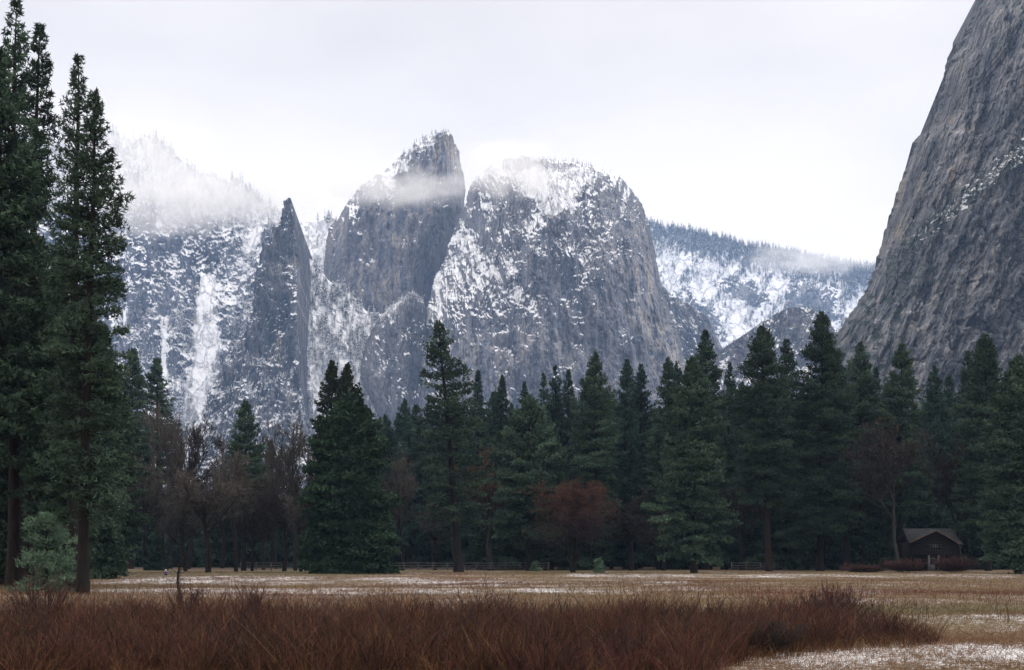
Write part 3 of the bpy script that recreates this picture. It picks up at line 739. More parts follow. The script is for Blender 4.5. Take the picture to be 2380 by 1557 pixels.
# left stand, near
GL = 'tall pines of the near stand at the left edge'
hero('pine_tree', 33, 0, 135, 4.2, 0.22, 175, 1, 'pine', 'tallest pine at the left edge, its thin tip touching the top of the photo', 38, group=GL, gap=0.12, dens=0.95, wid=0.17, nlen=0.42, bark='bark_red')
hero('pine_tree', 66, 58, 140, 3.9, 0.22, 175, 2, 'pine', 'tall pine with an open feathery top just right of the tallest one', 88, group=GL, gap=0.12, dens=0.95, wid=0.17, nlen=0.42)
hero('pine_tree', 172, 135, 124, 2.9, 0.28, 180, 3, 'pine', 'tall slim pine with a bare dark upper trunk, third tip from the left edge', 178, group=GL, gap=0.2, dens=0.95, wid=0.17, nlen=0.36)
hero('pine_tree', 192, 215, 113, 3.5, 0.16, 250, 4, 'pine', 'tall narrow pine at the right edge of the left stand with stout dark foot', 216, group=GL, gap=0.12, dens=1.0, wid=0.17, nlen=0.36, trad=0.46)
hero('pine_tree', -22, 120, 128, 4.4, 0.25, 260, 5, 'pine', 'dense dark pine cut by the left edge of the photo', 0, group=GL, gap=0.1, nlen=0.42)
hero('pine_tree', 10, 420, 150, 4.6, 0.22, 200, 6, 'pine', 'pine with red bark low at the left edge behind the front trunks', None, group=GL, nlen=0.42, bark='bark_red')
hero('pine_tree', 150, 600, 132, 3.9, 0.12, 300, 8, 'pine', 'full mid-height pine in front of the slim trunks of the left stand', None, group=GL, gap=0.0, nlen=0.4)
hero('pine_tree', 250, 760, 200, 2.9, 0.12, 220, 9, 'pine', 'shorter dark pine filling the right foot of the left stand', 240, group=GL, nlen=0.45)
hero('pine_tree', 95, 640, 165, 5.4, 0.06, 280, 10, 'pine', 'bushy dark pine deep inside the left stand', None, group=GL, nlen=0.45)
hero('pine_tree', 40, 820, 145, 5.0, 0.05, 260, 12, 'pine', 'low bushy pine at the left edge above the young pine', 46, group=GL, nlen=0.42)
hero('pine_tree', 225, 1040, 190, 3.6, 0.02, 220, 13, 'spruce', 'low dark fir at the foot of the left stand beside the stout trunk', None, group=GL, nlen=0.45)
# young pine
b, H, _ = place(108, 1206, 119)
conifer('young_pine', b, H, 2.9, 0.04, 70, 21, 'pine', 'young fluffy blue-green pine at the left edge of the meadow', 'pine tree', leaf='young', nlen=0.34, dens=1.5, wid=0.10, trad=0.14)
# named trees along the far edge of the meadow: (name, u foot, v top, distance, radius m, crown base, branches, kind, label, u top, extras)
HEROES = [
 ('pine_tree', 303, 812, 338, 5.6, 0.34, 210, 'pine', 'left one of two pines right of the left stand, with a clean brown trunk', 308, dict(bark='bark_red')),
 ('pine_tree', 372, 832, 345, 4.8, 0.42, 170, 'pine', 'right one of the two pines just right of the left stand', 362, dict(gap=0.2)),
 ('fir_tree', 366, 1238, 300, 2.6, 0.02, 130, 'spruce', 'small dark fir standing behind the crouching person', None, dict()),
 ('pine_tree', 566, 934, 300, 4.4, 0.34, 190, 'pine', 'single dark pine standing alone against the foot of the spire', 572, dict(gap=0.1)),
 ('pine_tree', 631, 1024, 370, 3.6, 0.2, 130, 'spruce', 'small far pine halfway between the lone pine and the big cedar', None, dict(leaf='needle_far')),
 ('cedar_tree', 772, 842, 295, 4.9, 0.1, 260, 'cedar', 'left one of the twin olive cedar tips behind the big cedar', None, dict(leaf='cedar_br')),
 ('cedar_tree', 806, 850, 292, 4.9, 0.1, 240, 'cedar', 'right one of the twin olive cedars whose tips rise behind the big cedar', None, dict(leaf='cedar_br')),
 ('cedar_tree', 812, 930, 234, 7.5, 0.03, 560, 'cedar', 'big broad dark green cedar with foliage down to the grass', None, dict(leaf='cedar', dens=1.15, nlen=0.46, trad=0.5)),
 ('pine_tree', 902, 980, 360, 4.8, 0.2, 160, 'pine', 'hazy pine just right of the big cedar', None, dict(leaf='needle_far')),
 ('pine_tree', 950, 962, 380, 5.2, 0.2, 160, 'pine', 'hazy bluish pine left of the tall open pine', None, dict(leaf='needle_far')),
 ('pine_tree', 1066, 750, 262, 7.0, 0.17, 150, 'pine', 'tall open pine left of centre with a curved dark trunk', 1022, dict(gap=0.2, dens=0.75, nlen=0.42, trad=0.78)),
 ('pine_tree', 1112, 862, 345, 4.2, 0.15, 210, 'spruce', 'first slim conifer right of the tall open pine', None, dict(leaf='needle_far')),
 ('pine_tree', 1166, 874, 350, 4.6, 0.15, 210, 'spruce', 'second slim conifer right of the tall open pine', None, dict(leaf='needle_far')),
 ('pine_tree', 1216, 890, 360, 4.2, 0.15, 180, 'spruce', 'third slim conifer right of the tall open pine, a little lower', None, dict(leaf='needle_far')),
 ('pine_tree', 1228, 925, 290, 7.4, 0.22, 240, 'pine', 'wide billowy light green pine behind the rust-red bare tree, on its left', None, dict(nlen=0.46, leaf='needle')),
 ('pine_tree', 1263, 868, 370, 4.2, 0.2, 170, 'spruce', 'narrow conifer top rising just behind the billowy pine', None, dict(leaf='needle_far')),
 ('pine_tree', 1292, 852, 375, 4.2, 0.2, 170, 'pine', 'left of the two close pointed tips right of the billowy pine', None, dict(leaf='needle_far')),
 ('pine_tree', 1322, 860, 372, 4.2, 0.2, 170, 'pine', 'right of the two close pointed tips right of the billowy pine', None, dict(leaf='needle_far')),
 ('pine_tree', 1384, 820, 315, 6.4, 0.18, 280, 'pine', 'tall dense pine straight behind the rust-red bare tree', None, dict()),
 ('pine_tree', 1454, 838, 340, 5.0, 0.18, 220, 'pine', 'left of two equal pines under the right shoulder of the dome', None, dict(leaf='needle_far')),
 ('pine_tree', 1487, 848, 345, 4.6, 0.18, 200, 'pine', 'right of two equal pines under the right shoulder of the dome', None, dict(leaf='needle_far')),
 ('pine_tree', 1552, 834, 330, 5.4, 0.18, 230, 'pine', 'pine at the foot of the dome, left of the twin-layered tall pine', None, dict()),
 ('pine_tree', 1576, 842, 350, 4.4, 0.18, 180, 'pine', 'slender pine tip close behind the pine at the dome foot', None, dict(leaf='needle_far')),
 ('pine_tree', 1642, 770, 315, 5.8, 0.16, 270, 'pine', 'tall pine whose tip stands against the cliff spur', None, dict()),
 ('pine_tree', 1612, 835, 256, 6.6, 0.09, 320, 'pine', 'big layered pine at the meadow edge with a dark trunk seen right down', 1610, dict(gap=0.08, nlen=0.42, trad=0.55, bark='bark_red')),
 ('pine_tree', 1694, 845, 350, 4.2, 0.18, 180, 'pine', 'lower slim pine left of the pine before the dark hump', None, dict(leaf='needle_far')),
 ('pine_tree', 1787, 762, 282, 7.0, 0.28, 270, 'pine', 'tall pine before the dark hump with a long reddish lower trunk', 1765, dict(bark='bark_red')),
 ('pine_tree', 1826, 790, 320, 5.4, 0.2, 230, 'pine', 'open-topped pine between the two tallest pines on the right', None, dict(gap=0.15)),
 ('pine_tree', 1905, 727, 290, 7.6, 0.16, 340, 'pine', 'tallest dense pine on the right, tip at the foot of the great cliff', 1911, dict()),
 ('pine_tree', 1956, 850, 350, 5.0, 0.18, 180, 'pine', 'low pine filling the gap right of the tallest right-hand pine', None, dict(leaf='needle_far')),
 ('pine_tree', 2001, 800, 310, 6.2, 0.22, 260, 'pine', 'pine in front of the left foot of the great cliff', None, dict(bark='bark_red')),
 ('pine_tree', 2034, 856, 345, 4.4, 0.2, 180, 'pine', 'small pine tip between two larger pines below the great cliff', None, dict(leaf='needle_far')),
 ('pine_tree', 2092, 802, 305, 5.8, 0.25, 260, 'pine', 'pointed pine rising behind the grey-trunked oak', None, dict()),
 ('pine_tree', 2170, 850, 345, 5.2, 0.2, 200, 'pine', 'hazy pine rising right above the cabin roof', None, dict(leaf='needle_far')),
 ('pine_tree', 2206, 872, 350, 4.6, 0.2, 200, 'pine', 'faint lower pine between the cabin roof and the large right pine', None, dict(leaf='needle_far')),
 ('pine_tree', 2250, 820, 330, 4.8, 0.2, 220, 'pine', 'slim pine touching the left side of the large right pine', None, dict()),
 ('pine_tree', 2296, 780, 285, 6.6, 0.14, 320, 'pine', 'large dense pine near the right edge behind the cabin', 2292, dict()),
 ('pine_tree', 2366, 832, 238, 6.6, 0.06, 340, 'pine', 'brighter green full pine at the right edge of the photo', None, dict(nlen=0.42, gap=0.05)),
]
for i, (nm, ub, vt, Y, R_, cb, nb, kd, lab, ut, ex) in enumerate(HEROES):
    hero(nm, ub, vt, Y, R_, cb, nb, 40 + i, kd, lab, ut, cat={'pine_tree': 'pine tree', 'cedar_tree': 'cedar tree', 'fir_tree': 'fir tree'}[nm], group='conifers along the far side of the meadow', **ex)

# the dark wood behind: copies of a few sources
protos = []; low_protos = []
for i in range(6):
    kd = ['pine', 'spruce', 'pine', 'spruce', 'pine', 'cedar'][i]
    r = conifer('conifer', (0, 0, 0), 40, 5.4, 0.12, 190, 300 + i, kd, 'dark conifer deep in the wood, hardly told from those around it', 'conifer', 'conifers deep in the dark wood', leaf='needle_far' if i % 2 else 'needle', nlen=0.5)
    protos.append(r)
for i in range(3):
    low_protos.append(conifer('conifer', (0, 0, 0), 14, 4.2, 0.02, 150, 330 + i, 'spruce' if i != 1 else 'cedar', 'low dark conifer', 'conifer', 'understorey conifers', leaf='needle_far' if i % 2 else 'needle', nlen=0.55, dens=0.8))
MARKS = [(-200, 'the far left stand'), (100, 'the young pine'), (300, 'the two left pines'), (440, 'the low wide oak'), (566, 'the lone pine'), (690, 'the leaning cottonwood'),
         (812, 'the big broad cedar'), (950, 'the rail fence'), (1060, 'the tall open pine'), (1225, 'the billowy pine'), (1335, 'the rust-red tree'), (1470, 'the dark brown bare tree'),
         (1612, 'the big layered pine'), (1787, 'the reddish pine trunk'), (1905, 'the tallest right-hand pine'), (2001, 'the pine below the cliff foot'), (2088, 'the grey-trunked oak'),
         (2170, 'the log cabin'), (2296, 'the large pine near the right edge'), (2380, 'the green pine at the right edge'), (2600, 'everything beyond the right edge')]
rng = random.Random(5)
spots = []
def row(u0, u1, step, Y, vt, jit, lab=None):
    u = u0
    while u < u1:
        spots.append((u + rng.uniform(-step * .3, step * .3), Y + rng.uniform(-12, 12), vt(u) + rng.uniform(-jit, jit)))
        u += step * rng.uniform(0.8, 1.2)
row(880, 2800, 44, 385, lambda u: 960 - 40 * math.sin((u - 1000) / 500), 35)
row(900, 2800, 50, 420, lambda u: 945, 30)
row(1080, 2800, 60, 330, lambda u: 1010, 50)
row(1120, 2800, 84, 318, lambda u: 1130, 45)
row(250, 900, 60, 430, lambda u: 1165, 35)
row(260, 900, 34, 395, lambda u: 1165, 30)
row(-330, 260, 42, 215, lambda u: 900, 60)
row(-250, 2800, 30, 455, lambda u: 1225, 20)
row(-250, 2800, 40, 408, lambda u: 1215, 25)
row(-330, 260, 50, 260, lambda u: 1000, 60)
for i, (u, Y, vt) in enumerate(spots):
    H = CAM_H + (HV - vt) / FU * Y
    if u < 262 and Y < 300: zl, zg = 'dark conifer in the depths of the near stand at the left edge', 'conifers inside the left stand'
    elif vt > 1160: zl, zg = 'low dark conifer of the understorey deep under the tall trees', 'understorey conifers'
    else: zl, zg = 'tall dark conifer deep in the wood right of the big cedar', 'tall conifers deep in the dark wood'
    mark = MARKS[int(np.argmin([abs(u - m_[0]) for m_ in MARKS]))][1]
    if zg == 'understorey conifers': zl = 'low dark conifer in the understorey behind ' + mark
    elif zg.startswith('tall'): zl = 'tall dark conifer deep in the wood behind ' + mark
    zg = zg + (', behind ' + mark if zg[0] in 'ut' else '')
    low = vt > 1100
    pool, ph_ = (low_protos, 14) if low else (protos, 40)
    sc = H / ph_; w_ = (max(sc, 0.7) if low else max(sc, 0.62)) * rng.uniform(0.85, 1.2)
    src = pool[i % len(pool)]
    loc = ((u - CU) / FU * Y, Y, 0)
    if 'placed' not in src:
        src['placed'] = 1; tag(src, zl, None, zg)
        src.location = loc; src.rotation_euler[2] = rng.uniform(0, 6.28); src.scale = (w_, w_, sc)
    else:
        tag(copy_tree(src, loc, rng.uniform(0, 6.28), (w_, w_, sc)), zl, None, zg)

# ------------------------------------------------------------------ bare broadleaf trees
def bare_mesh(seed, trunks=1, spread=0.5, levels=4, kids=(12, 9, 9, 7), ratio=(0.62, 0.55, 0.5, 0.45), up=0.25, r0=0.028, twigw=0.0024, trunk_f=0.35):
    """unit-height tree; returns wood (trunk + limbs) and twigs"""
    rng = np.random.default_rng(seed); s4 = np.array([0, 0.33, 0.67, 1.0])
    P0 = []
    for k_ in range(trunks):
        a = rng.uniform(0, 6.28); l = 0.045 * (trunks > 1) + 0.02
        x = np.array([[math.cos(a) * l * 0.3 + math.cos(a) * l * q * 2.5 + 0.015 * math.sin(q * 6 + k_ + seed), math.sin(a) * l * 0.3 + math.sin(a) * l * q * 2.5 + 0.015 * math.cos(q * 5 + seed), q * 0.72] for q in s4])
        x[0, 2] = -0.01; P0.append(x)
    P = np.array(P0); R = np.tile(r0 / math.sqrt(trunks) * np.array([1, 0.8, 0.6, 0.35]), (trunks, 1))
    wood = Acc(); tw = Acc()
    V_, F_ = tubes(P, R, 7); wood.add(V_, F_)
    L = np.full(trunks, 0.72)
    for lv in range(levels):
        n = kids[lv]; B = len(P)
        s = rng.uniform(trunk_f if lv == 0 else 0.2, 1.0, (B, n)).ravel(); bi = np.repeat(np.arange(B), n)
        seg = np.clip((s * 3).astype(int), 0, 2); fr = s * 3 - seg
        o = P[bi, seg] * (1 - fr)[:, None] + P[bi, seg + 1] * fr[:, None]
        pd = nrm(P[bi, seg + 1] - P[bi, seg])
        side = nrm(np.cross(pd, rng.normal(size=pd.shape)))
        ang = rng.uniform(0.45, 1.05, len(bi)) * (spread * 2 if lv == 0 else 1)
        d = nrm(pd * np.cos(ang)[:, None] + side * np.sin(ang)[:, None] + np.array([0, 0, up * 0.6]))
        Lc = L[bi] * ratio[lv] * rng.uniform(0.65, 1.2, len(bi)) * (1.15 - 0.45 * s)
        curl = nrm(rng.normal(size=pd.shape) * 0.7 + np.array([0, 0, 1.0 * up * 2])) * 0.22
        Pn = o[:, None] + d[:, None] * (Lc[:, None] * s4)[..., None] + curl[:, None] * (Lc[:, None] * s4 ** 2)[..., None]
        rc = np.maximum(np.interp(s, [0, 1], [1, 0.4]) * R[bi, 0] * 0.45, twigw)
        Rn = rc[:, None] * np.array([1, 0.8, 0.55, 0.3]); Rn = np.maximum(Rn, twigw * 0.6)
        if lv < 2:
            V_, F_ = tubes(Pn, Rn, 4 if lv == 0 else 3); wood.add(V_, F_)
        else:
            V_, F_ = tubes(Pn, Rn, 2, rng); tw.add(V_, F_, np.clip((V_[:, 2] - 0.35) * 1.3 + rng.uniform(-.2, .2, len(V_)), 0, 1))
        P, R, L = Pn, Rn, Lc
    # normalise height and width to 1
    allv = np.concatenate(tw.V); top_ = np.percentile(allv[:, 2], 99.7); wd_ = np.percentile(np.abs(allv[:, :2]), 97) * 2
    for A_ in (wood, tw):
        A_.V = [v * np.array([1 / wd_, 1 / wd_, 1 / top_]) for v in A_.V]
    return wood, tw
def bare_tree(name, ub, vt, Y, W_px, seed, label, twig='twig', bark='bark', cat='bare tree', group='bare broadleaf trees at the meadow edge', z=0, **kw):
    b, H, _ = place(ub, vt, Y); Wm = W_px / FU * Y
    w, tw = bare_mesh(seed, **kw)
    for A_ in (w, tw): A_.V = [v * np.array([Wm, Wm, H]) for v in A_.V]
    root = empty(name, b); w.build('trunk', MAT[bark], root, True); tw.build('crown', MAT[twig], root)
    tag(root, label, cat, group); return root
BARE = [
 ('oak_tree', 300, 985, 352, 100, 'bare brown oak behind the clean trunk of the left of two pines', {}),
 ('oak_tree', 384, 940, 325, 95, 'bare tree with a pale slanting trunk right of the two left pines', dict(bark='bark_pale')),
 ('oak_tree', 440, 972, 330, 100, 'thin dark bare tree standing up left of the lone pine', dict(twig='twig_dark')),
 ('oak_tree', 487, 1085, 250, 150, 'low wide dense bare oak with a short trunk out on the grass', dict(twig='twig', kids=(11, 9, 8, 7))),
 ('oak_tree', 548, 1050, 275, 130, 'brown bare oak wrapped round the foot of the lone pine', dict(kids=(11, 9, 8, 6))),
 ('oak_tree', 430, 1130, 290, 110, 'small grey bare tree left of the low wide oak', {}),
 ('oak_tree', 610, 1060, 320, 110, 'grey bare tree between the lone pine and the cottonwood', {}),
 ('oak_tree', 340, 1060, 300, 120, 'low brown bare tree below the right one of the two left pines', {}),
 ('oak_tree', 400, 1050, 350, 120, 'hazy bare tree above the crouching person', {}),
 ('oak_tree', 520, 1010, 360, 120, 'far bare tree peeping over the low wide oak', {}),
 ('oak_tree', 585, 1110, 290, 110, 'rounded bare tree just right of the lone pine trunk', dict(twig='twig_dark')),
 ('oak_tree', 640, 1010, 350, 110, 'tall thin bare tree beside the small far pine', {}),
 ('oak_tree', 275, 1110, 300, 100, 'bare tree tucked against the right side of the left stand', dict(twig='twig_dark')),
 ('oak_tree', 700, 1150, 270, 100, 'grey bare bushy tree at the left foot of the big cedar', {}),
 ('cottonwood_tree', 690, 975, 300, 130, 'bare brown cottonwood leaning over left of the big cedar', dict(bark='bark_pale')),
 ('cottonwood_tree', 735, 1000, 270, 90, 'bare cottonwood half hidden by the left side of the big cedar', {}),
 ('oak_tree', 660, 1120, 285, 110, 'low bare tree left of the big cedar near the fence', dict(twig='twig_dark')),
 ('oak_tree', 935, 1050, 300, 130, 'grey-brown bare tree between the big cedar and the tall open pine', dict(kids=(11, 9, 8, 6))),
 ('cottonwood_tree', 1135, 1045, 300, 110, 'orange-tinged bare cottonwood right of the curved pine trunk', dict(twig='twig_orange', bark='bark_pale', spread=0.35, up=0.5)),
 ('oak_tree', 1010, 1150, 310, 120, 'low grey bare tree behind the split rail fence', {}),
 ('maple_tree', 1332, 1118, 268, 175, 'round rust-red bare tree with several stems at the centre of the meadow edge', dict(twig='twig_red', bark='bark', trunks=4, spread=0.5, kids=(14, 10, 9, 6), up=0.2, trunk_f=0.2, twigw=0.0016)),
 ('oak_tree', 1470, 1130, 300, 150, 'dark brown bare tree right of the rust-red one', dict(twig='twig_dark')),
 ('oak_tree', 1545, 1180, 295, 120, 'dim bare tree left of the big layered pine', dict(twig='twig_dark')),
 ('oak_tree', 1722, 1100, 300, 120, 'dim bare tree between the layered pine and the reddish trunk', dict(twig='twig_dark')),
 ('oak_tree', 1960, 1040, 300, 170, 'dark bare oak left of the grey-trunked oak', dict(twig='twig_dark')),
 ('oak_tree', 2088, 975, 278, 190, 'bare oak with a pale grey trunk just left of the cabin', dict(twig='twig_dark', bark='bark_pale', trunk_f=0.45, kids=(10, 8, 7, 6), up=0.4, r0=0.014)),
 ('oak_tree', 2232, 985, 292, 170, 'bare dark oak spreading above the right end of the cabin', dict(twig='twig_dark', trunk_f=0.4, up=0.4)),
]
for i, (nm, ub, vt, Y, W_, lab, ex) in enumerate(BARE):
    ex = dict(ex); bare_tree(nm, ub, vt, Y, W_, 700 + i, lab, **ex)

# ------------------------------------------------------------------ cabin
MAT['log'] = simple_mat('dark_log_wall', (0.004, 0.0035, 0.004), (0.013, 0.010, 0.010), 1.0, (0.4, 0.4, 5))
MAT['shingle'] = simple_mat('weathered_shingles', (0.018, 0.021, 0.026), (0.050, 0.055, 0.062), 1.6, (1.5, 0.6, 2.2))
MAT['trim'] = simple_mat('worn_roof_edge', (0.05, 0.032, 0.025), (0.11, 0.07, 0.055), 3)
MAT['post'] = simple_mat('pale_porch_wood', (0.07, 0.07, 0.078), (0.11, 0.11, 0.12), 4)
MAT['frame'] = simple_mat('window_frame_paint', (0.035, 0.033, 0.03), (0.06, 0.055, 0.05), 4)
gl_, t, p = new_mat('window_glass'); p.inputs['Base Color'].default_value = (0.008, 0.01, 0.012, 1); p.inputs['Roughness'].default_value = 0.12; MAT['glass'] = gl_
MAT['door'] = simple_mat('cabin_door', (0.10, 0.10, 0.11), (0.16, 0.15, 0.15), 4)
cabY = 284.0; q = FU / cabY
cx_ = (2169 - CU) / q
cab = empty('log_cabin', (cx_, cabY, 0)); tag(cab, 'dark two-storey log cabin with a grey shingle roof in the shade of the trees', 'cabin')
a = Acc(); hw = 4.9
a.add(*boxv(-hw, hw, 0.35, 8.2, 0, 5.9)); 
for z in np.arange(0.15, 5.9, 0.3):      # log courses stand proud
    a.add(*boxv(-hw - 0.05, hw + 0.05, 0.28, 0.36, z, z + 0.2))
# jettied upper storey with a gable wall
gz = [(-4.4, 3.3), (3.6, 3.3), (3.6, 6.1), (0.2, 8.3), (-4.4, 6.0)]
Vf = np.array([[x, -0.55, z] for x, z in gz] + [[x, 0.34, z] for x, z in gz])
a.F_ = None
a.add(Vf, np.array([[0, 1, 2, 3], [5, 8, 7, 6]])); a.add(Vf, np.array([[0, 3, 4], [5, 9, 8]])); a.add(Vf, np.array([[0, 5, 6, 1]]))
for z in np.arange(3.45, 8.0, 0.3):
    xl = -4.4 if z < 6.0 else -4.4 + (z - 6.0) / 2.3 * 4.6; xr = 3.6 if z < 6.1 else 3.6 - (z - 6.1) / 2.2 * 3.4
    if xr - xl > 0.5: a.add(*boxv(xl, xr, -0.62, -0.553, z, min(z + 0.2, 8.1)))
a.build('wall', MAT['log'], cab)
def slab(acc, quad, th=0.16):
    qd = np.array(quad, float); n = nrm(np.cross(qd[1] - qd[0], qd[2] - qd[0])); n = n if n[2] > 0 else -n
    V_ = np.concatenate([qd, qd + n * th])
    acc.add(V_, np.array([[3, 2, 1, 0], [4, 5, 6, 7], [0, 1, 5, 4], [1, 2, 6, 5], [2, 3, 7, 6], [3, 0, 4, 7]]))
a = Acc()
slab(a, [(-5.2, -0.1, 5.95), (5.2, -0.1, 5.95), (5.1, 4.2, 8.6), (-5.0, 4.2, 8.6)])
slab(a, [(-5.2, 8.7, 5.6), (5.2, 8.7, 5.6), (5.1, 4.25, 8.55), (-5.0, 4.25, 8.55)])
slab(a, [(-5.15, -1.3, 5.75), (0.15, -1.3, 8.15), (0.15, 4.0, 8.62), (-5.15, 0.5, 6.0)], 0.14)
slab(a, [(4.6, -1.3, 5.55), (0.2, -1.3, 8.15), (0.2, 4.0, 8.62), (4.6, 0.5, 5.9)], 0.14)
slab(a, [(4.4, -1.2, 5.58), (5.7, -0.9, 5.3), (5.6, 0.6, 6.1), (4.4, 0.6, 6.1)], 0.12)
rf = a.build('roof', MAT['shingle'], cab)
a = Acc()
P = np.array([[[-5.2, -1.36, 5.72], [-2.5, -1.36, 6.98], [0.17, -1.36, 8.15]], [[0.17, -1.36, 8.15], [2.4, -1.36, 6.95], [4.7, -1.36, 5.52]]]); V_, F_ = tubes(P, np.full((2, 3), 0.13), 4); a.add(V_, F_)
a.build('roof_edge', MAT['trim'], rf)
a = Acc(); a.add(*boxv(3.9, 4.5, 3.6, 4.4, 8.0, 9.1)); 
def window(x, y, z, w, h, nx, nz_):
    f = Acc(); e = 0.09
    f.add(*boxv(x, x + w, y - 0.06, y, z, z + e)); f.add(*boxv(x, x + w, y - 0.06, y, z + h - e, z + h))
    for i in range(nx + 1):
        xx = x + (w - e) * i / nx; f.add(*boxv(xx, xx + e, y - 0.065, y - 0.003, z + e, z + h - e))
    for i in range(1, nz_):
        zz_ = z + h * i / nz_; f.add(*boxv(x + e, x + w - e, y - 0.045, y - 0.006, zz_ - 0.025, zz_ + 0.025))
    o = f.build('window', MAT['frame'], cab)
    g_ = Acc(); g_.add(*boxv(x + e, x + w - e, y - 0.02, y + 0.012, z + e, z + h - e)); g_.build('pane', MAT['glass'], o)
window(-0.9, -0.63, 4.2, 2.2, 1.3, 4, 2)
window(-3.5, 0.27, 1.0, 0.95, 1.5, 2, 3)
window(2.2, 0.27, 1.0, 1.9, 1.5, 4, 3)
a = Acc(); a.add(*boxv(-0.75, 0.35, 0.18, 0.275, 0.25, 2.7)); dr_ = a.build('door', MAT['door'], cab)
a = Acc(); a.add(*boxv(-0.6, 0.2, 0.15, 0.178, 1.4, 2.5)); a.build('pane', MAT['glass'], dr_)
for x in (-1.25, 0.75):
    a = Acc(); a.add(*boxv(x, x + 0.32, -0.5, -0.2, 0.1, 3.28)); a.build('porch_post', MAT['post'], cab)
a = Acc(); a.add(*boxv(-2.2, 1.6, -1.2, 0.2, 0, 0.22)); a.build('porch_step', MAT['frame'], cab)

# ------------------------------------------------------------------ split rail fences
MAT['rail'] = simple_mat('grey_rails', (0.06, 0.062, 0.065), (0.13, 0.13, 0.135), 3)
def fence(u0, u1, Y, label, gap=2.9, dz=0.0):
    x0, x1 = (u0 - CU) / FU * Y, (u1 - CU) / FU * Y
    rt = empty('rail_fence', (x0, Y, 0)); tag(rt, label, 'fence', 'split rail fences under the trees')
    n = max(2, int((x1 - x0) / gap)); g_ = (x1 - x0) / n; rg = random.Random(int(u0))
    pm = Acc(); pm.add(*boxv(-0.09, 0.09, -0.09, 0.09, -0.2, 1.75 + dz)); first = None
    for i in range(n + 1):
        if first is None: first = o = pm.build('post', MAT['rail'], rt)
        else: o = first.copy(); COL.objects.link(o); o.parent = rt
        o.location = (i * g_, 0, 0)
    for z in (0.55, 1.05, 1.6):
        a = Acc()
        for i in range(n):
            P = np.array([[[i * g_, -0.14, z + rg.uniform(-.05, .05)], [(i + .5) * g_, -0.15, z + rg.uniform(-.06, .03)], [(i + 1) * g_, -0.14, z + rg.uniform(-.05, .05)]]])
            V_, F_ = tubes(P, np.full((1, 3), 0.075), 5); a.add(V_, F_)
        a.build('rail', MAT['rail'], rt)
fence(905, 1275, 296, 'weathered split rail fence between the big cedar and the rust-red tree')
fence(560, 700, 300, 'short stretch of split rail fence left of the big cedar')
fence(1700, 1800, 300, 'short stretch of split rail fence behind the reddish pine trunk')

# ------------------------------------------------------------------ person crouching on the meadow
MAT['jacket'] = simple_mat('purple_jacket', (0.06, 0.05, 0.24), (0.09, 0.07, 0.33), 5)
MAT['trousers'] = simple_mat('dark_trousers', (0.02, 0.02, 0.04), (0.04, 0.04, 0.06), 5)
MAT['skin'] = simple_mat('skin', (0.42, 0.27, 0.20), (0.5, 0.32, 0.24), 8)
MAT['hat'] = simple_mat('white_hat', (0.7, 0.7, 0.7), (0.8, 0.8, 0.8), 6)
def skin_obj(name, verts, edges, radii, mat_, parent, root=0, lv=1):
    me = bpy.data.meshes.new(name); me.from_pydata(verts, edges, []); me.update()
    o = bpy.data.objects.new(name, me); COL.objects.link(o); o.parent = parent
    md = o.modifiers.new('skin', 'SKIN'); md.use_smooth_shade = True
    if not me.skin_vertices: 
        bpy.context.view_layer.objects.active = o
    for i, r in enumerate(radii):
        sv = me.skin_vertices[0].data[i]; sv.radius = (r, r); sv.use_root = (i == root)
    s_ = o.modifiers.new('sub', 'SUBSURF'); s_.levels = lv; s_.render_levels = lv
    me.materials.append(mat_); return o
pY = 214.0
per = empty('person', ((385 - CU) / FU * pY, pY, 0), 0.3); tag(per, 'person in a purple-blue jacket and white hat crouching far out on the meadow', 'person')
bv = [(0, 0.05, 0.30), (0, 0.02, 0.45), (0, -0.03, 0.62), (0, -0.05, 0.72), (0, -0.07, 0.80), (0, -0.09, 0.90),      # pelvis..head
      (0.17, -0.05, 0.68), (0.24, -0.16, 0.50), (0.14, -0.34, 0.42), (0.11, -0.41, 0.41),                           # arm
      (-0.17, -0.05, 0.68), (-0.24, -0.16, 0.50), (-0.14, -0.34, 0.42), (-0.11, -0.41, 0.41),
      (0.11, 0.02, 0.28), (0.16, -0.32, 0.42), (0.13, -0.10, 0.08), (0.13, -0.24, 0.04),                            # leg: hip, knee, ankle, toe
      (-0.11, 0.02, 0.28), (-0.16, -0.32, 0.42), (-0.13, -0.10, 0.08), (-0.13, -0.24, 0.04)]
be = [(0, 1), (1, 2), (2, 3), (3, 4), (4, 5), (3, 6), (6, 7), (7, 8), (8, 9), (3, 10), (10, 11), (11, 12), (12, 13), (0, 14), (14, 15), (15, 16), (16, 17), (0, 18), (18, 19), (19, 20), (20, 21)]
br = [0.14, 0.13, 0.13, 0.09, 0.05, 0.09, 0.06, 0.045, 0.035, 0.04, 0.06, 0.045, 0.035, 0.04, 0.09, 0.065, 0.045, 0.035, 0.09, 0.065, 0.045, 0.035]
HAVE_SKIN = True
def build_person():
    """body grown as one surface from joint capsules blended by metaball-free tubes"""
    pass
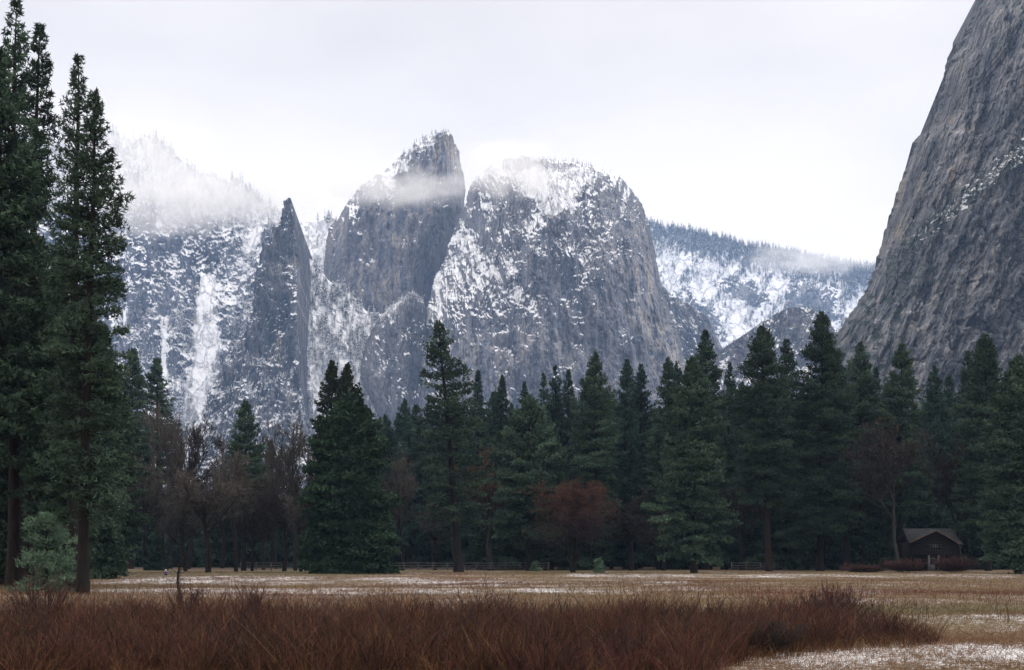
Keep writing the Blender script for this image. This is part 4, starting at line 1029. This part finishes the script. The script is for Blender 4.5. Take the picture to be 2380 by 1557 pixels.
try:
    import bmesh
    def skinned(name, mat_, vs, es, rs, root):
        me = bpy.data.meshes.new(name); me.from_pydata(vs, es, [])
        bm = bmesh.new(); bm.from_mesh(me); lay = bm.verts.layers.skin.verify()
        for v_, r in zip(bm.verts, rs): v_[lay].radius = (r, r); v_[lay].use_root = False
        bm.verts.ensure_lookup_table(); bm.verts[root][lay].use_root = True
        bm.to_mesh(me); bm.free()
        o = bpy.data.objects.new(name, me); COL.objects.link(o); o.parent = per
        o.modifiers.new('skin', 'SKIN').use_smooth_shade = True
        s_ = o.modifiers.new('sub', 'SUBSURF'); s_.levels = 1; s_.render_levels = 1
        me.materials.append(mat_); return o
    skinned('body', MAT['skin'], bv, be, br, 0)
    skinned('jacket', MAT['jacket'], [bv[i] for i in (0, 1, 2, 3, 6, 7, 8, 10, 11, 12)], [(0, 1), (1, 2), (2, 3), (3, 4), (4, 5), (5, 6), (3, 7), (7, 8), (8, 9)], [0.165, 0.155, 0.15, 0.11, 0.085, 0.065, 0.055, 0.085, 0.065, 0.055], 0)
    skinned('trousers', MAT['trousers'], [bv[i] for i in (0, 14, 15, 16, 18, 19, 20)], [(0, 1), (1, 2), (2, 3), (0, 4), (4, 5), (5, 6)], [0.15, 0.105, 0.08, 0.06, 0.105, 0.08, 0.06], 0)
except Exception as e:
    print('skin failed', e)
a = Acc()
th_ = np.linspace(0, 2 * np.pi, 13)[:-1]
prof_ = [(0.19, 0.915), (0.115, 0.925), (0.11, 0.985), (0.07, 1.02), (0.01, 1.03)]
V_ = np.array([[r * math.cos(x), -0.09 + r * math.sin(x), z] for r, z in prof_ for x in th_]); idx = np.arange(60).reshape(5, 12); nx = np.roll(idx, -1, 1)
a.add(V_, np.stack([idx[:-1], nx[:-1], nx[1:], idx[1:]], -1).reshape(-1, 4)); a.build('hat', MAT['hat'], per, True)

# ------------------------------------------------------------------ shrubs and small single things
def shrub(name, ub, vb, H, W, seed, label, mat_, cat='shrub', n=26, kids=10, lean=0.0, r=0.012, Y=None, group=None, flat=0.0, sub=6, tw=0.006):
    Y = Y or base_Y(vb); rng = np.random.default_rng(seed); s4 = np.array([0, .33, .67, 1.0])
    root = empty(name, ((ub - CU) / FU * Y, Y, 0)); tag(root, label, cat, group)
    a = rng.uniform(0, 6.28, n); rad = rng.uniform(0, 1, n) ** 0.6
    tip = np.stack([np.cos(a) * rad * W / 2 + lean, np.sin(a) * rad * W / 2, H * (1 - 0.35 * rad ** 2) * rng.uniform(0.6, 1.05, n)], -1)
    b0 = np.stack([np.cos(a), np.sin(a), 0 * a], -1) * rng.uniform(0, 0.12 * W, (n, 1)); b0[:, 2] = -0.05
    P = b0[:, None] + (tip - b0)[:, None] * s4[None, :, None]
    P[..., :2] += (0.25 * (tip - b0)[:, None, :2]) * (s4 * (s4 - 1))[None, :, None] * -1
    R = (r * rng.uniform(0.6, 1.2, n))[:, None] * np.array([1, 0.8, 0.6, 0.35])
    w = Acc(); V_, F_ = tubes(P, R, 4); w.add(V_, F_, 0.3)
    PP = P; LL = np.linalg.norm(tip - b0, axis=1)
    t_ = Acc()
    for lv, kk in enumerate((kids, sub)):
        B = len(PP); s = rng.uniform(0.2, 1, (B, kk)).ravel(); bi = np.repeat(np.arange(B), kk)
        seg = np.clip((s * 3).astype(int), 0, 2); fr = s * 3 - seg
        o = PP[bi, seg] * (1 - fr)[:, None] + PP[bi, seg + 1] * fr[:, None]; pd = nrm(PP[bi, seg + 1] - PP[bi, seg])
        d = nrm(pd + rng.normal(size=pd.shape) * 0.45 + np.array([0, 0, 0.35])); Lc = LL[bi] * rng.uniform(0.25, 0.5, len(bi))
        Pn = o[:, None] + d[:, None] * (Lc[:, None] * s4)[..., None]
        Rn = np.full((len(bi), 4), tw) * np.array([1, 0.85, 0.7, 0.5]) * (1.3 if lv == 0 else 0.9)
        V_, F_ = tubes(Pn, Rn, 3 if lv == 0 else 2, rng); t_.add(V_, F_, np.clip(V_[:, 2] / H + rng.uniform(-.2, .2, len(V_)), 0, 1))
        PP, LL = Pn, Lc
    w.build('stem', MAT['bark'], root); t_.build('twigs', mat_, root); return root
MAT['willow_dark'] = simple_mat('dark_willow_twigs', (0.016, 0.010, 0.010), (0.055, 0.026, 0.024), useattr=True)
MAT['bush_red'] = simple_mat('maroon_bush_twigs', (0.020, 0.012, 0.012), (0.055, 0.026, 0.024), useattr=True)
shrub('bush', 2103, 1331, 2.0, 7.0, 1, 'round maroon bush left of the cabin door', MAT['bush_red'], 'bush', 60, 14, Y=258, tw=0.028, group='bushes in front of the cabin')
shrub('bush', 2216, 1332, 2.4, 7.2, 2, 'round maroon bush right of the cabin door', MAT['bush_red'], 'bush', 60, 14, Y=256, tw=0.028, group='bushes in front of the cabin')
shrub('bush', 2010, 1331, 0.9, 8.0, 3, 'low brown bush strip at the meadow edge left of the cabin', MAT['bush_red'], 'bush', 60, 12, Y=262, tw=0.028, group='bushes in front of the cabin')
shrub('willow_bush', 1935, 1482, 1.6, 2.4, 4, 'dark upright willow bush standing above the red thicket on the right', MAT['willow_dark'], 'bush', 42, 16, Y=56, tw=0.006)
shrub('willow_bush', 1760, 1520, 0.95, 2.4, 5, 'low blackish tangled bush at the front of the thicket on the right', MAT['twig_dark'], 'bush', 60, 16, Y=42, tw=0.007)
shrub('bare_shrub', 92, 1450, 1.9, 3.4, 6, 'bare shrub with black arching stems below the young pine', MAT['willow_dark'], 'shrub', 26, 10, Y=60, r=0.03, tw=0.008)
shrub('bare_shrub', 450, 1440, 1.8, 2.6, 7, 'dark arching shrub rising from the thicket below the dead sapling', MAT['willow_dark'], 'shrub', 22, 10, Y=54, r=0.02, tw=0.007)
shrub('bare_shrub', 590, 1440, 1.75, 2.0, 8, 'dark spiky shrub in the thicket left of the big cedar', MAT['willow_dark'], 'shrub', 20, 9, Y=54, r=0.018, tw=0.007)
shrub('bare_shrub', 1120, 1440, 1.75, 2.2, 9, 'thin arching shrub in the thicket below the tall open pine', MAT['willow_dark'], 'shrub', 16, 8, Y=56, r=0.015, tw=0.006)
# dead sapling, dead stub
def snag(name, ub, vt, Y, seed, label, rad, nb, sp):
    b, H, _ = place(ub, vt, Y); rng = np.random.default_rng(seed); root = empty(name, b); tag(root, label, 'dead tree')
    zz = np.linspace(0, 1, 9); P = np.stack([0.03 * H * np.sin(zz * 7 + seed), 0.02 * H * np.cos(zz * 6), zz * H - 0.05], -1)
    a = Acc(); V_, F_ = tubes(P[None], (rad * (1.05 - zz))[None], 7); a.add(V_, F_); a.build('trunk', MAT['bark'], root, True)
    a = Acc(); f = rng.uniform(0.12, 0.98, nb); az = rng.uniform(0, 6.28, nb); L_ = sp * (1.1 - f) * rng.uniform(0.4, 1, nb)
    o = np.stack([np.interp(f, zz, P[:, 0]), np.interp(f, zz, P[:, 1]), np.interp(f, zz, P[:, 2])], -1)
    d = np.stack([np.cos(az), np.sin(az), rng.uniform(-0.1, 0.7, nb)], -1)
    Pb = o[:, None] + d[:, None] * (L_[:, None] * np.array([0, .5, 1.0]))[..., None]
    V_, F_ = tubes(Pb, np.tile(rad * np.array([0.28, 0.2, 0.12]), (nb, 1)), 3); a.add(V_, F_); a.build('branch', MAT['bark'], root)
snag('dead_sapling', 417, 1246, base_Y(1382), 3, 'thin black dead sapling standing alone on the meadow at left', 0.12, 44, 1.3)
snag('dead_shrub', 1302, 1352, 46, 5, 'dark dead stem sticking up out of the red thicket near the centre', 0.035, 14, 0.5)
b, H, _ = place(1391, 1302, 262); conifer('pine_sapling', b, H, 1.1, 0.03, 50, 91, 'spruce', 'tiny green pine sapling right of the rust-red tree', 'sapling', leaf='young', nlen=0.35, dens=0.9, trad=0.08)
b, H, _ = place(1331 + 10, 1312, 268)
conifer('pine_sapling', ((1245 - CU) / FU * 285, 285, 0), 1.6, 1.1, 0.03, 40, 92, 'spruce', 'tiny green sapling at the right end of the rail fence', 'sapling', leaf='young', nlen=0.35, dens=0.9, trad=0.08)
# pile of dead branches at the bottom edge
rng = np.random.default_rng(77)
root = empty('brush_pile', ((1205 - CU) / FU * 39.5, 39.5, 0)); tag(root, 'pile of dead grey branches at the bottom edge of the thicket', 'brush pile')
a = Acc(); n = 150; s5 = np.linspace(0, 1, 5)
az = rng.uniform(0, 6.28, n); L_ = rng.uniform(0.6, 2.2, n); c0 = np.stack([rng.normal(0, 0.8, n), rng.normal(0, 0.5, n), rng.uniform(0.0, 0.25, n)], -1)
d = np.stack([np.cos(az), np.sin(az) * 0.6, rng.uniform(-0.05, 0.35, n)], -1)
P = c0[:, None] + d[:, None] * (L_[:, None] * (s5 - 0.4))[..., None]; P[..., 2] = np.abs(P[..., 2] + 0.22 * np.sin(s5 * np.pi)[None] * L_[:, None] * rng.uniform(0, .6, (n, 1)))
V_, F_ = tubes(P, rng.uniform(0.008, 0.028, (n, 1)) * (1.1 - s5)[None], 5); a.add(V_, F_, np.repeat(rng.uniform(0, 1, n), 25))
MAT['deadwood'] = simple_mat('dead_wood', (0.03, 0.025, 0.025), (0.22, 0.19, 0.17), useattr=True)
a.build('branches', MAT['deadwood'], root)

# ------------------------------------------------------------------ willow thicket and grass (uncountable)
rng = np.random.default_rng(99)
def thicket_density(X, Y):
    u, v = ground_uv(X, Y)
    n = fbm(X / 4, Y / 4, 501, 3)
    right = lerp_line([(1640, 1620), (1640, 1560), (1850, 1528), (2160, 1500), (2160, 1480), (2080, 1460), (2000, 1440)], 1, 0, v)
    w = sst(30, -30, u - right + 60 * n) * sst(61, 53, Y + 4 * n)
    return w
n_st = 50000; n_cl = 2100
cY = rng.uniform(30, 62, n_cl); cX = rng.uniform(-0.50, 0.34, n_cl) * cY; cR = rng.uniform(0.25, 0.6, n_cl); cH = rng.uniform(0.5, 1.3, n_cl)
cC = rng.uniform(0, 1, n_cl); ci = rng.integers(0, n_cl, n_st * 2)
ca = rng.uniform(0, 6.283, n_st * 2); cr = rng.uniform(0, 1, n_st * 2) ** 0.7
Xc = cX[ci] + np.cos(ca) * cr * cR[ci] * 0.6; Yc = cY[ci] + np.sin(ca) * cr * cR[ci] * 0.6
kp = rng.uniform(0, 1, len(Yc)) < thicket_density(Xc, Yc); Xc, Yc, ci, ca, cr = (q_[kp][:n_st] for q_ in (Xc, Yc, ci, ca, cr))
B = len(Xc); hn = fbm(Xc / 3, Yc / 3, 511, 3); 
uu, vv_ = ground_uv(Xc, Yc)
Hs = (1.12 + 0.30 * hn) * rng.uniform(0.6, 1.12, B) * cH[ci] * np.where(rng.uniform(0, 1, B) < 0.03, 1.4, 1.0)
Hs *= 1 - 0.45 * sst(1950, 2150, uu)
s4 = np.array([0, .35, .7, 1.0])
tx = np.cos(ca) * cr * 0.75 + rng.normal(0, 0.24, B); ty = np.sin(ca) * cr * 0.6 + rng.normal(0, 0.18, B)
base = np.stack([Xc, Yc, np.full(B, -0.03)], -1)
P = base[:, None] + np.stack([tx[:, None] * Hs[:, None] * s4 ** 1.4, ty[:, None] * Hs[:, None] * s4, Hs[:, None] * s4 + 0 * tx[:, None]], -1)
Rr = rng.uniform(0.005, 0.010, B)[:, None] * np.array([1, .85, .65, .35])
palW = np.array([0.36, 0.35, 0.31]) * np.array([[0.13, 0.050, 0.056], [0.19, 0.070, 0.062], [0.085, 0.038, 0.034], [0.18, 0.085, 0.05], [0.22, 0.12, 0.06], [0.045, 0.025, 0.024]])
def colours(B, prob): return palW[rng.choice(len(palW), B, p=prob)] * rng.uniform(0.75, 1.3, (B, 1))
Vs = []; Fs = []; Cs = []; off_ = 0
patch = sst(-0.15, 0.25, fbm(Xc / 8, Yc / 4, 531, 3) + 0.25 * sst(40, 50, Yc) - 0.12)
c1_ = colours(B, [.3, .2, .2, .12, .06, .12]); c2_ = colours(B, [.08, .12, .2, .30, .2, .10]); cc = np.where((rng.uniform(0, 1, B) * 0.4 + cC[ci] * 0.6 < patch)[:, None], c1_, c2_) * (0.45 + 1.25 * rng.uniform(0, 1, n_cl)[ci] ** 1.3)[:, None]
def push(P_, R_, C_, sides=2):
    global off_
    V_, F_ = tubes(P_, R_, sides, rng); per_ = P_.shape[1] * sides
    Vs.append(V_); Fs.append(F_ + off_); Cs.append(np.repeat(C_, per_, 0)); off_ += len(V_)
push(P, Rr, cc)
K = 6
s = rng.uniform(0.25, 0.98, (B, K)).ravel(); bi = np.repeat(np.arange(B), K)
seg = np.clip(np.searchsorted(s4, s) - 1, 0, 2); fr = (s - s4[seg]) / (s4[seg + 1] - s4[seg])
o = P[bi, seg] * (1 - fr)[:, None] + P[bi, seg + 1] * fr[:, None]; pd = nrm(P[bi, seg + 1] - P[bi, seg])
d = nrm(pd + rng.normal(size=pd.shape) * 0.50 + np.array([0, 0, 0.3])); Lc = Hs[bi] * rng.uniform(0.18, 0.5, len(bi)) * (1.15 - s * 0.7)
s3 = np.array([0, .5, 1.0]); Pn = o[:, None] + d[:, None] * (Lc[:, None] * s3)[..., None]
push(Pn, rng.uniform(0.003, 0.0055, len(bi))[:, None] * np.array([1, .8, .5]), cc[bi] * rng.uniform(0.8, 1.35, (len(bi), 1)))
# rusty grass between the stems, thicker in front and at the right end
ng = 90000
Yc2 = rng.uniform(30, 58, ng); Xc2 = rng.uniform(-0.42, 0.34, ng) * Yc2
kp = rng.uniform(0, 1, ng) < np.clip(thicket_density(Xc2, Yc2) * (0.35 + 0.65 * sst(52, 38, Yc2 + 5 * fbm(Xc2 / 4, Yc2 / 4, 541, 2))), 0, 1); Xc2, Yc2 = Xc2[kp], Yc2[kp]; B2 = len(Xc2)
h2 = rng.uniform(0.25, 0.62, B2); ax = rng.normal(0, 0.28, B2); ay = rng.normal(0, 0.28, B2)
P2 = np.stack([Xc2, Yc2, 0 * Xc2 - 0.02], -1)[:, None] + np.stack([ax[:, None] * h2[:, None] * s3 ** 2 * 1.5, ay[:, None] * h2[:, None] * s3 ** 2 * 1.5, h2[:, None] * (s3 - 0.15 * s3 ** 2)], -1)
palG = 0.40 * np.array([[0.24, 0.115, 0.045], [0.30, 0.16, 0.07], [0.17, 0.08, 0.04], [0.36, 0.24, 0.12]])
push(P2, np.full((B2, 1), 0.006) * np.array([1, .8, .3]), palG[rng.choice(4, B2, p=[.35, .25, .3, .1])] * rng.uniform(0.7, 1.2, (B2, 1)))
nd = 1100
Yd = rng.uniform(31, 60, nd * 2); Xd = rng.uniform(-0.42, 0.34, nd * 2) * Yd
kp = (rng.uniform(0, 1, nd * 2) < thicket_density(Xd, Yd)) & (fbm(Xd / 3, Yd / 3, 561, 2) > 0.0); Xd, Yd = Xd[kp], Yd[kp]; Bd = len(Xd)
Hd = rng.uniform(0.9, 1.75, Bd); lx = rng.normal(0, 0.45, Bd); ly = rng.normal(0, 0.35, Bd)
Pd = np.stack([Xd, Yd, 0 * Xd], -1)[:, None] + np.stack([lx[:, None] * Hd[:, None] * s4 ** 1.5, ly[:, None] * Hd[:, None] * s4, Hd[:, None] * s4 - 0.15 * np.abs(lx)[:, None] * Hd[:, None] * s4 ** 2], -1)
dk = np.array([[0.022, 0.014, 0.014]]) * rng.uniform(0.6, 1.8, (Bd, 1))
push(Pd, rng.uniform(0.009, 0.017, Bd)[:, None] * np.array([1, .8, .6, .3]), dk, 3)
sD = rng.uniform(0.25, 0.9, (Bd, 7)).ravel(); bD = np.repeat(np.arange(Bd), 7); sg = np.clip(np.searchsorted(s4, sD) - 1, 0, 2); fr = (sD - s4[sg]) / (s4[sg + 1] - s4[sg])
oD = Pd[bD, sg] * (1 - fr)[:, None] + Pd[bD, sg + 1] * fr[:, None]; dD = nrm(nrm(Pd[bD, sg + 1] - Pd[bD, sg]) + rng.normal(size=oD.shape) * 0.6)
push(oD[:, None] + dD[:, None] * ((Hd[bD] * rng.uniform(0.15, 0.5, len(bD)))[:, None] * s3)[..., None], np.full((len(bD), 1), 0.005) * np.array([1, .8, .4]), dk[bD], 3)
m_v = vcol_mat('willow_twigs')
wil = mesh_np('willow_thicket', np.concatenate(Vs), np.concatenate(Fs), m_v, None, None, False, {'col': np.concatenate(Cs)})
tag(wil, 'dense reddish-brown willow thicket filling the foreground', 'thicket', None, 'stuff')
# sparse far willow shoots + meadow grass
Vs = []; Fs = []; Cs = []; off_ = 0
ng = 300000
Yc = 34 * (270 / 34) ** (rng.uniform(0, 1, ng) ** 0.85); Xc = rng.uniform(-0.60, 0.66, ng) * Yc
dn = thicket_density(Xc, Yc); sng, redg, grng, wdg = ground_attrs(Xc, Yc)
kp = rng.uniform(0, 1, ng) < (1 - 0.9 * dn) * np.clip(1.15 - 1.1 * np.clip(sng, 0, 1), 0.25, 1); Xc, Yc, redg, grng = Xc[kp], Yc[kp], redg[kp], grng[kp]; B = len(Xc)
h_ = rng.uniform(0.08, 0.22, B) * (1 + 0.8 * redg); sc_ = (Yc / 60) ** 0.6
K = 3
Xr = np.repeat(Xc, K) + rng.normal(0, 0.06, B * K) * np.repeat(sc_, K); Yr = np.repeat(Yc, K) + rng.normal(0, 0.06, B * K); hr = np.repeat(h_, K) * rng.uniform(0.6, 1.2, B * K)
ax = rng.normal(0, 0.5, B * K); ay = rng.normal(0, 0.5, B * K)
P2 = np.stack([Xr, Yr, 0 * Xr - 0.02], -1)[:, None] + np.stack([ax[:, None] * hr[:, None] * s3 ** 2 * 1.5, ay[:, None] * hr[:, None] * s3 ** 2 * 1.5, hr[:, None] * (s3 - 0.2 * s3 ** 2)], -1)
P2[..., 2] += (0.10 * fbm(Xr / 14, Yr / 14, 77, 3) + 0.25 * fbm(Xr / 70, Yr / 70, 78, 2) * sst(90, 160, Yr))[:, None]
c_t = np.array([0.178, 0.128, 0.070]); c_r = np.array([0.115, 0.056, 0.034]); c_g = np.array([0.090, 0.088, 0.045])
rr_ = np.repeat(redg, K)[:, None]; gg_ = np.repeat(grng, K)[:, None]
C_ = c_t * (1 - rr_) + c_r * rr_; C_ = C_ * (1 - 0.7 * gg_) + c_g * 0.7 * gg_; C_ = C_ * rng.uniform(0.65, 1.3, (B * K, 1))
push(P2, (0.006 * np.repeat(sc_, K))[:, None] * np.array([1, .8, .3]), C_)
gra = mesh_np('meadow_grass', np.concatenate(Vs), np.concatenate(Fs), m_v, None, None, False, {'col': np.concatenate(Cs)})
tag(gra, 'short dry tan and rusty grass over the meadow', 'grass', None, 'stuff')
Vs = []; Fs = []; Cs = []; off_ = 0
ng = 7200
Yc = rng.uniform(62, 150, ng); Xc = rng.uniform(-0.5, 0.55, ng) * Yc; u_, v_ = ground_uv(Xc, Yc)
kp = (fbm(Xc / 12, Yc / 9, 551, 3) > 0.08); Xc, Yc = Xc[kp], Yc[kp]; B = len(Xc)
hs = rng.uniform(0.3, 0.95, B); P = np.stack([Xc, Yc, 0 * Xc], -1)[:, None] + np.stack([rng.normal(0, 0.2, B)[:, None] * hs[:, None] * s3, rng.normal(0, 0.2, B)[:, None] * hs[:, None] * s3, hs[:, None] * s3], -1)
push(P, np.full((B, 1), 0.012) * np.array([1, .8, .5]), colours(B, [.15, .2, .25, .15, .05, .2]), 3)
sh = mesh_np('willow_shoots', np.concatenate(Vs), np.concatenate(Fs), m_v, None, None, False, {'col': np.concatenate(Cs)})
tag(sh, 'sparse thin dark shoots standing in the meadow behind the thicket', 'shoots', None, 'stuff')

# ------------------------------------------------------------------ mist around the peaks
def mist(name, u, v, Y, ru, rv, ry, dens, seed, label, scale=3.0, thr=0.45, streak=1.0):
    c = pt(u, v, Y); k = Y / FU
    bpy_me = bpy.data.meshes.new(name)
    bm = bmesh.new(); bmesh.ops.create_icosphere(bm, subdivisions=3, radius=1.0)
    bm.to_mesh(bpy_me); bm.free()
    o = bpy.data.objects.new(name, bpy_me); COL.objects.link(o)
    o.location = c; o.scale = (ru * k, ry, rv * k)
    m = bpy.data.materials.new(name + '_air'); m.use_nodes = True; t = m.node_tree; t.nodes.clear()
    outn = N(t, 'ShaderNodeOutputMaterial'); pv = N(t, 'ShaderNodeVolumePrincipled')
    pv.inputs['Color'].default_value = (1.0, 0.995, 0.99, 1); pv.inputs['Anisotropy'].default_value = 0.35
    tcn = N(t, 'ShaderNodeTexCoord')
    ln = N(t, 'ShaderNodeVectorMath', operation='LENGTH'); t.links.new(tcn.outputs['Object'], ln.inputs[0])
    fall = mrange(t, ln.outputs['Value'], 1.0, 0.2)
    mp_ = N(t, 'ShaderNodeMapping'); mp_.inputs['Location'].default_value = (seed * 3.1, seed * 1.7, seed)
    mp_.inputs['Scale'].default_value = (1 / (rv * k) * streak, 1 / (rv * k), 1 / (rv * k))
    t.links.new(geo_pos(t), mp_.inputs[0])
    nn = N(t, 'ShaderNodeTexNoise'); nn.inputs['Scale'].default_value = scale * 0.5; nn.inputs['Detail'].default_value = 4; nn.inputs['Roughness'].default_value = 0.55
    t.links.new(mp_.outputs[0], nn.inputs['Vector'])
    x = M(t, 'ADD', M(t, 'MULTIPLY', nn.outputs[0], 2.2), M(t, 'MULTIPLY', fall, 0.55))
    dd = M(t, 'MULTIPLY', M(t, 'MULTIPLY', mrange(t, x, 1.12, 1.85), mrange(t, fall, 0.0, 0.5)), dens * 1.25)
    t.links.new(dd, pv.inputs['Density']); t.links.new(pv.outputs[0], outn.inputs['Volume'])
    bpy_me.materials.append(m)
    try: m.volume_intersection_method = 'FAST'
    except Exception: pass
    tag(o, label, 'mist', None, 'stuff'); return o
mist('mist', 390, 480, DW - 60, 270, 95, 240, 0.0065, 1, 'thick pale cloud hanging over the left wall')
mist('mist', 360, 370, DW - 60, 300, 125, 260, 0.0045, 2, 'thin cloud dissolving the top of the left wall')
mist('mist', 590, 455, DW - 60, 250, 90, 220, 0.0055, 6, 'wisps of cloud left of the thin spire')
mist('mist', 930, 436, DB - 150, 260, 70, 120, 0.0095, 3, 'band of mist across the tall leaning rock', streak=0.6)
mist('mist', 1185, 392, DC + 40, 190, 88, 200, 0.0075, 4, 'wisp of cloud on the left shoulder of the dome')
mist('mist', 1890, 600, DF + 300, 230, 50, 300, 0.0035, 5, 'faint mist over the distant ridge', streak=0.6)

# ------------------------------------------------------------------ air
a = Acc(); a.add(*boxv(-8500, 8500, -260, 9100, -1.5, 2600))
hm = bpy.data.materials.new('haze_air'); hm.use_nodes = True; t = hm.node_tree; t.nodes.clear()
outn = N(t, 'ShaderNodeOutputMaterial'); pv = N(t, 'ShaderNodeVolumePrincipled')
pv.inputs['Color'].default_value = (0.38, 0.60, 1.0, 1); pv.inputs['Density'].default_value = 4.9e-5; pv.inputs['Anisotropy'].default_value = 0.0
t.links.new(pv.outputs[0], outn.inputs['Volume'])
hz = a.build('haze', hm); tag(hz, 'thin blue air between the meadow and the mountains', 'haze', None, 'stuff')
print('verts', sum(len(m.vertices) for m in bpy.data.meshes))
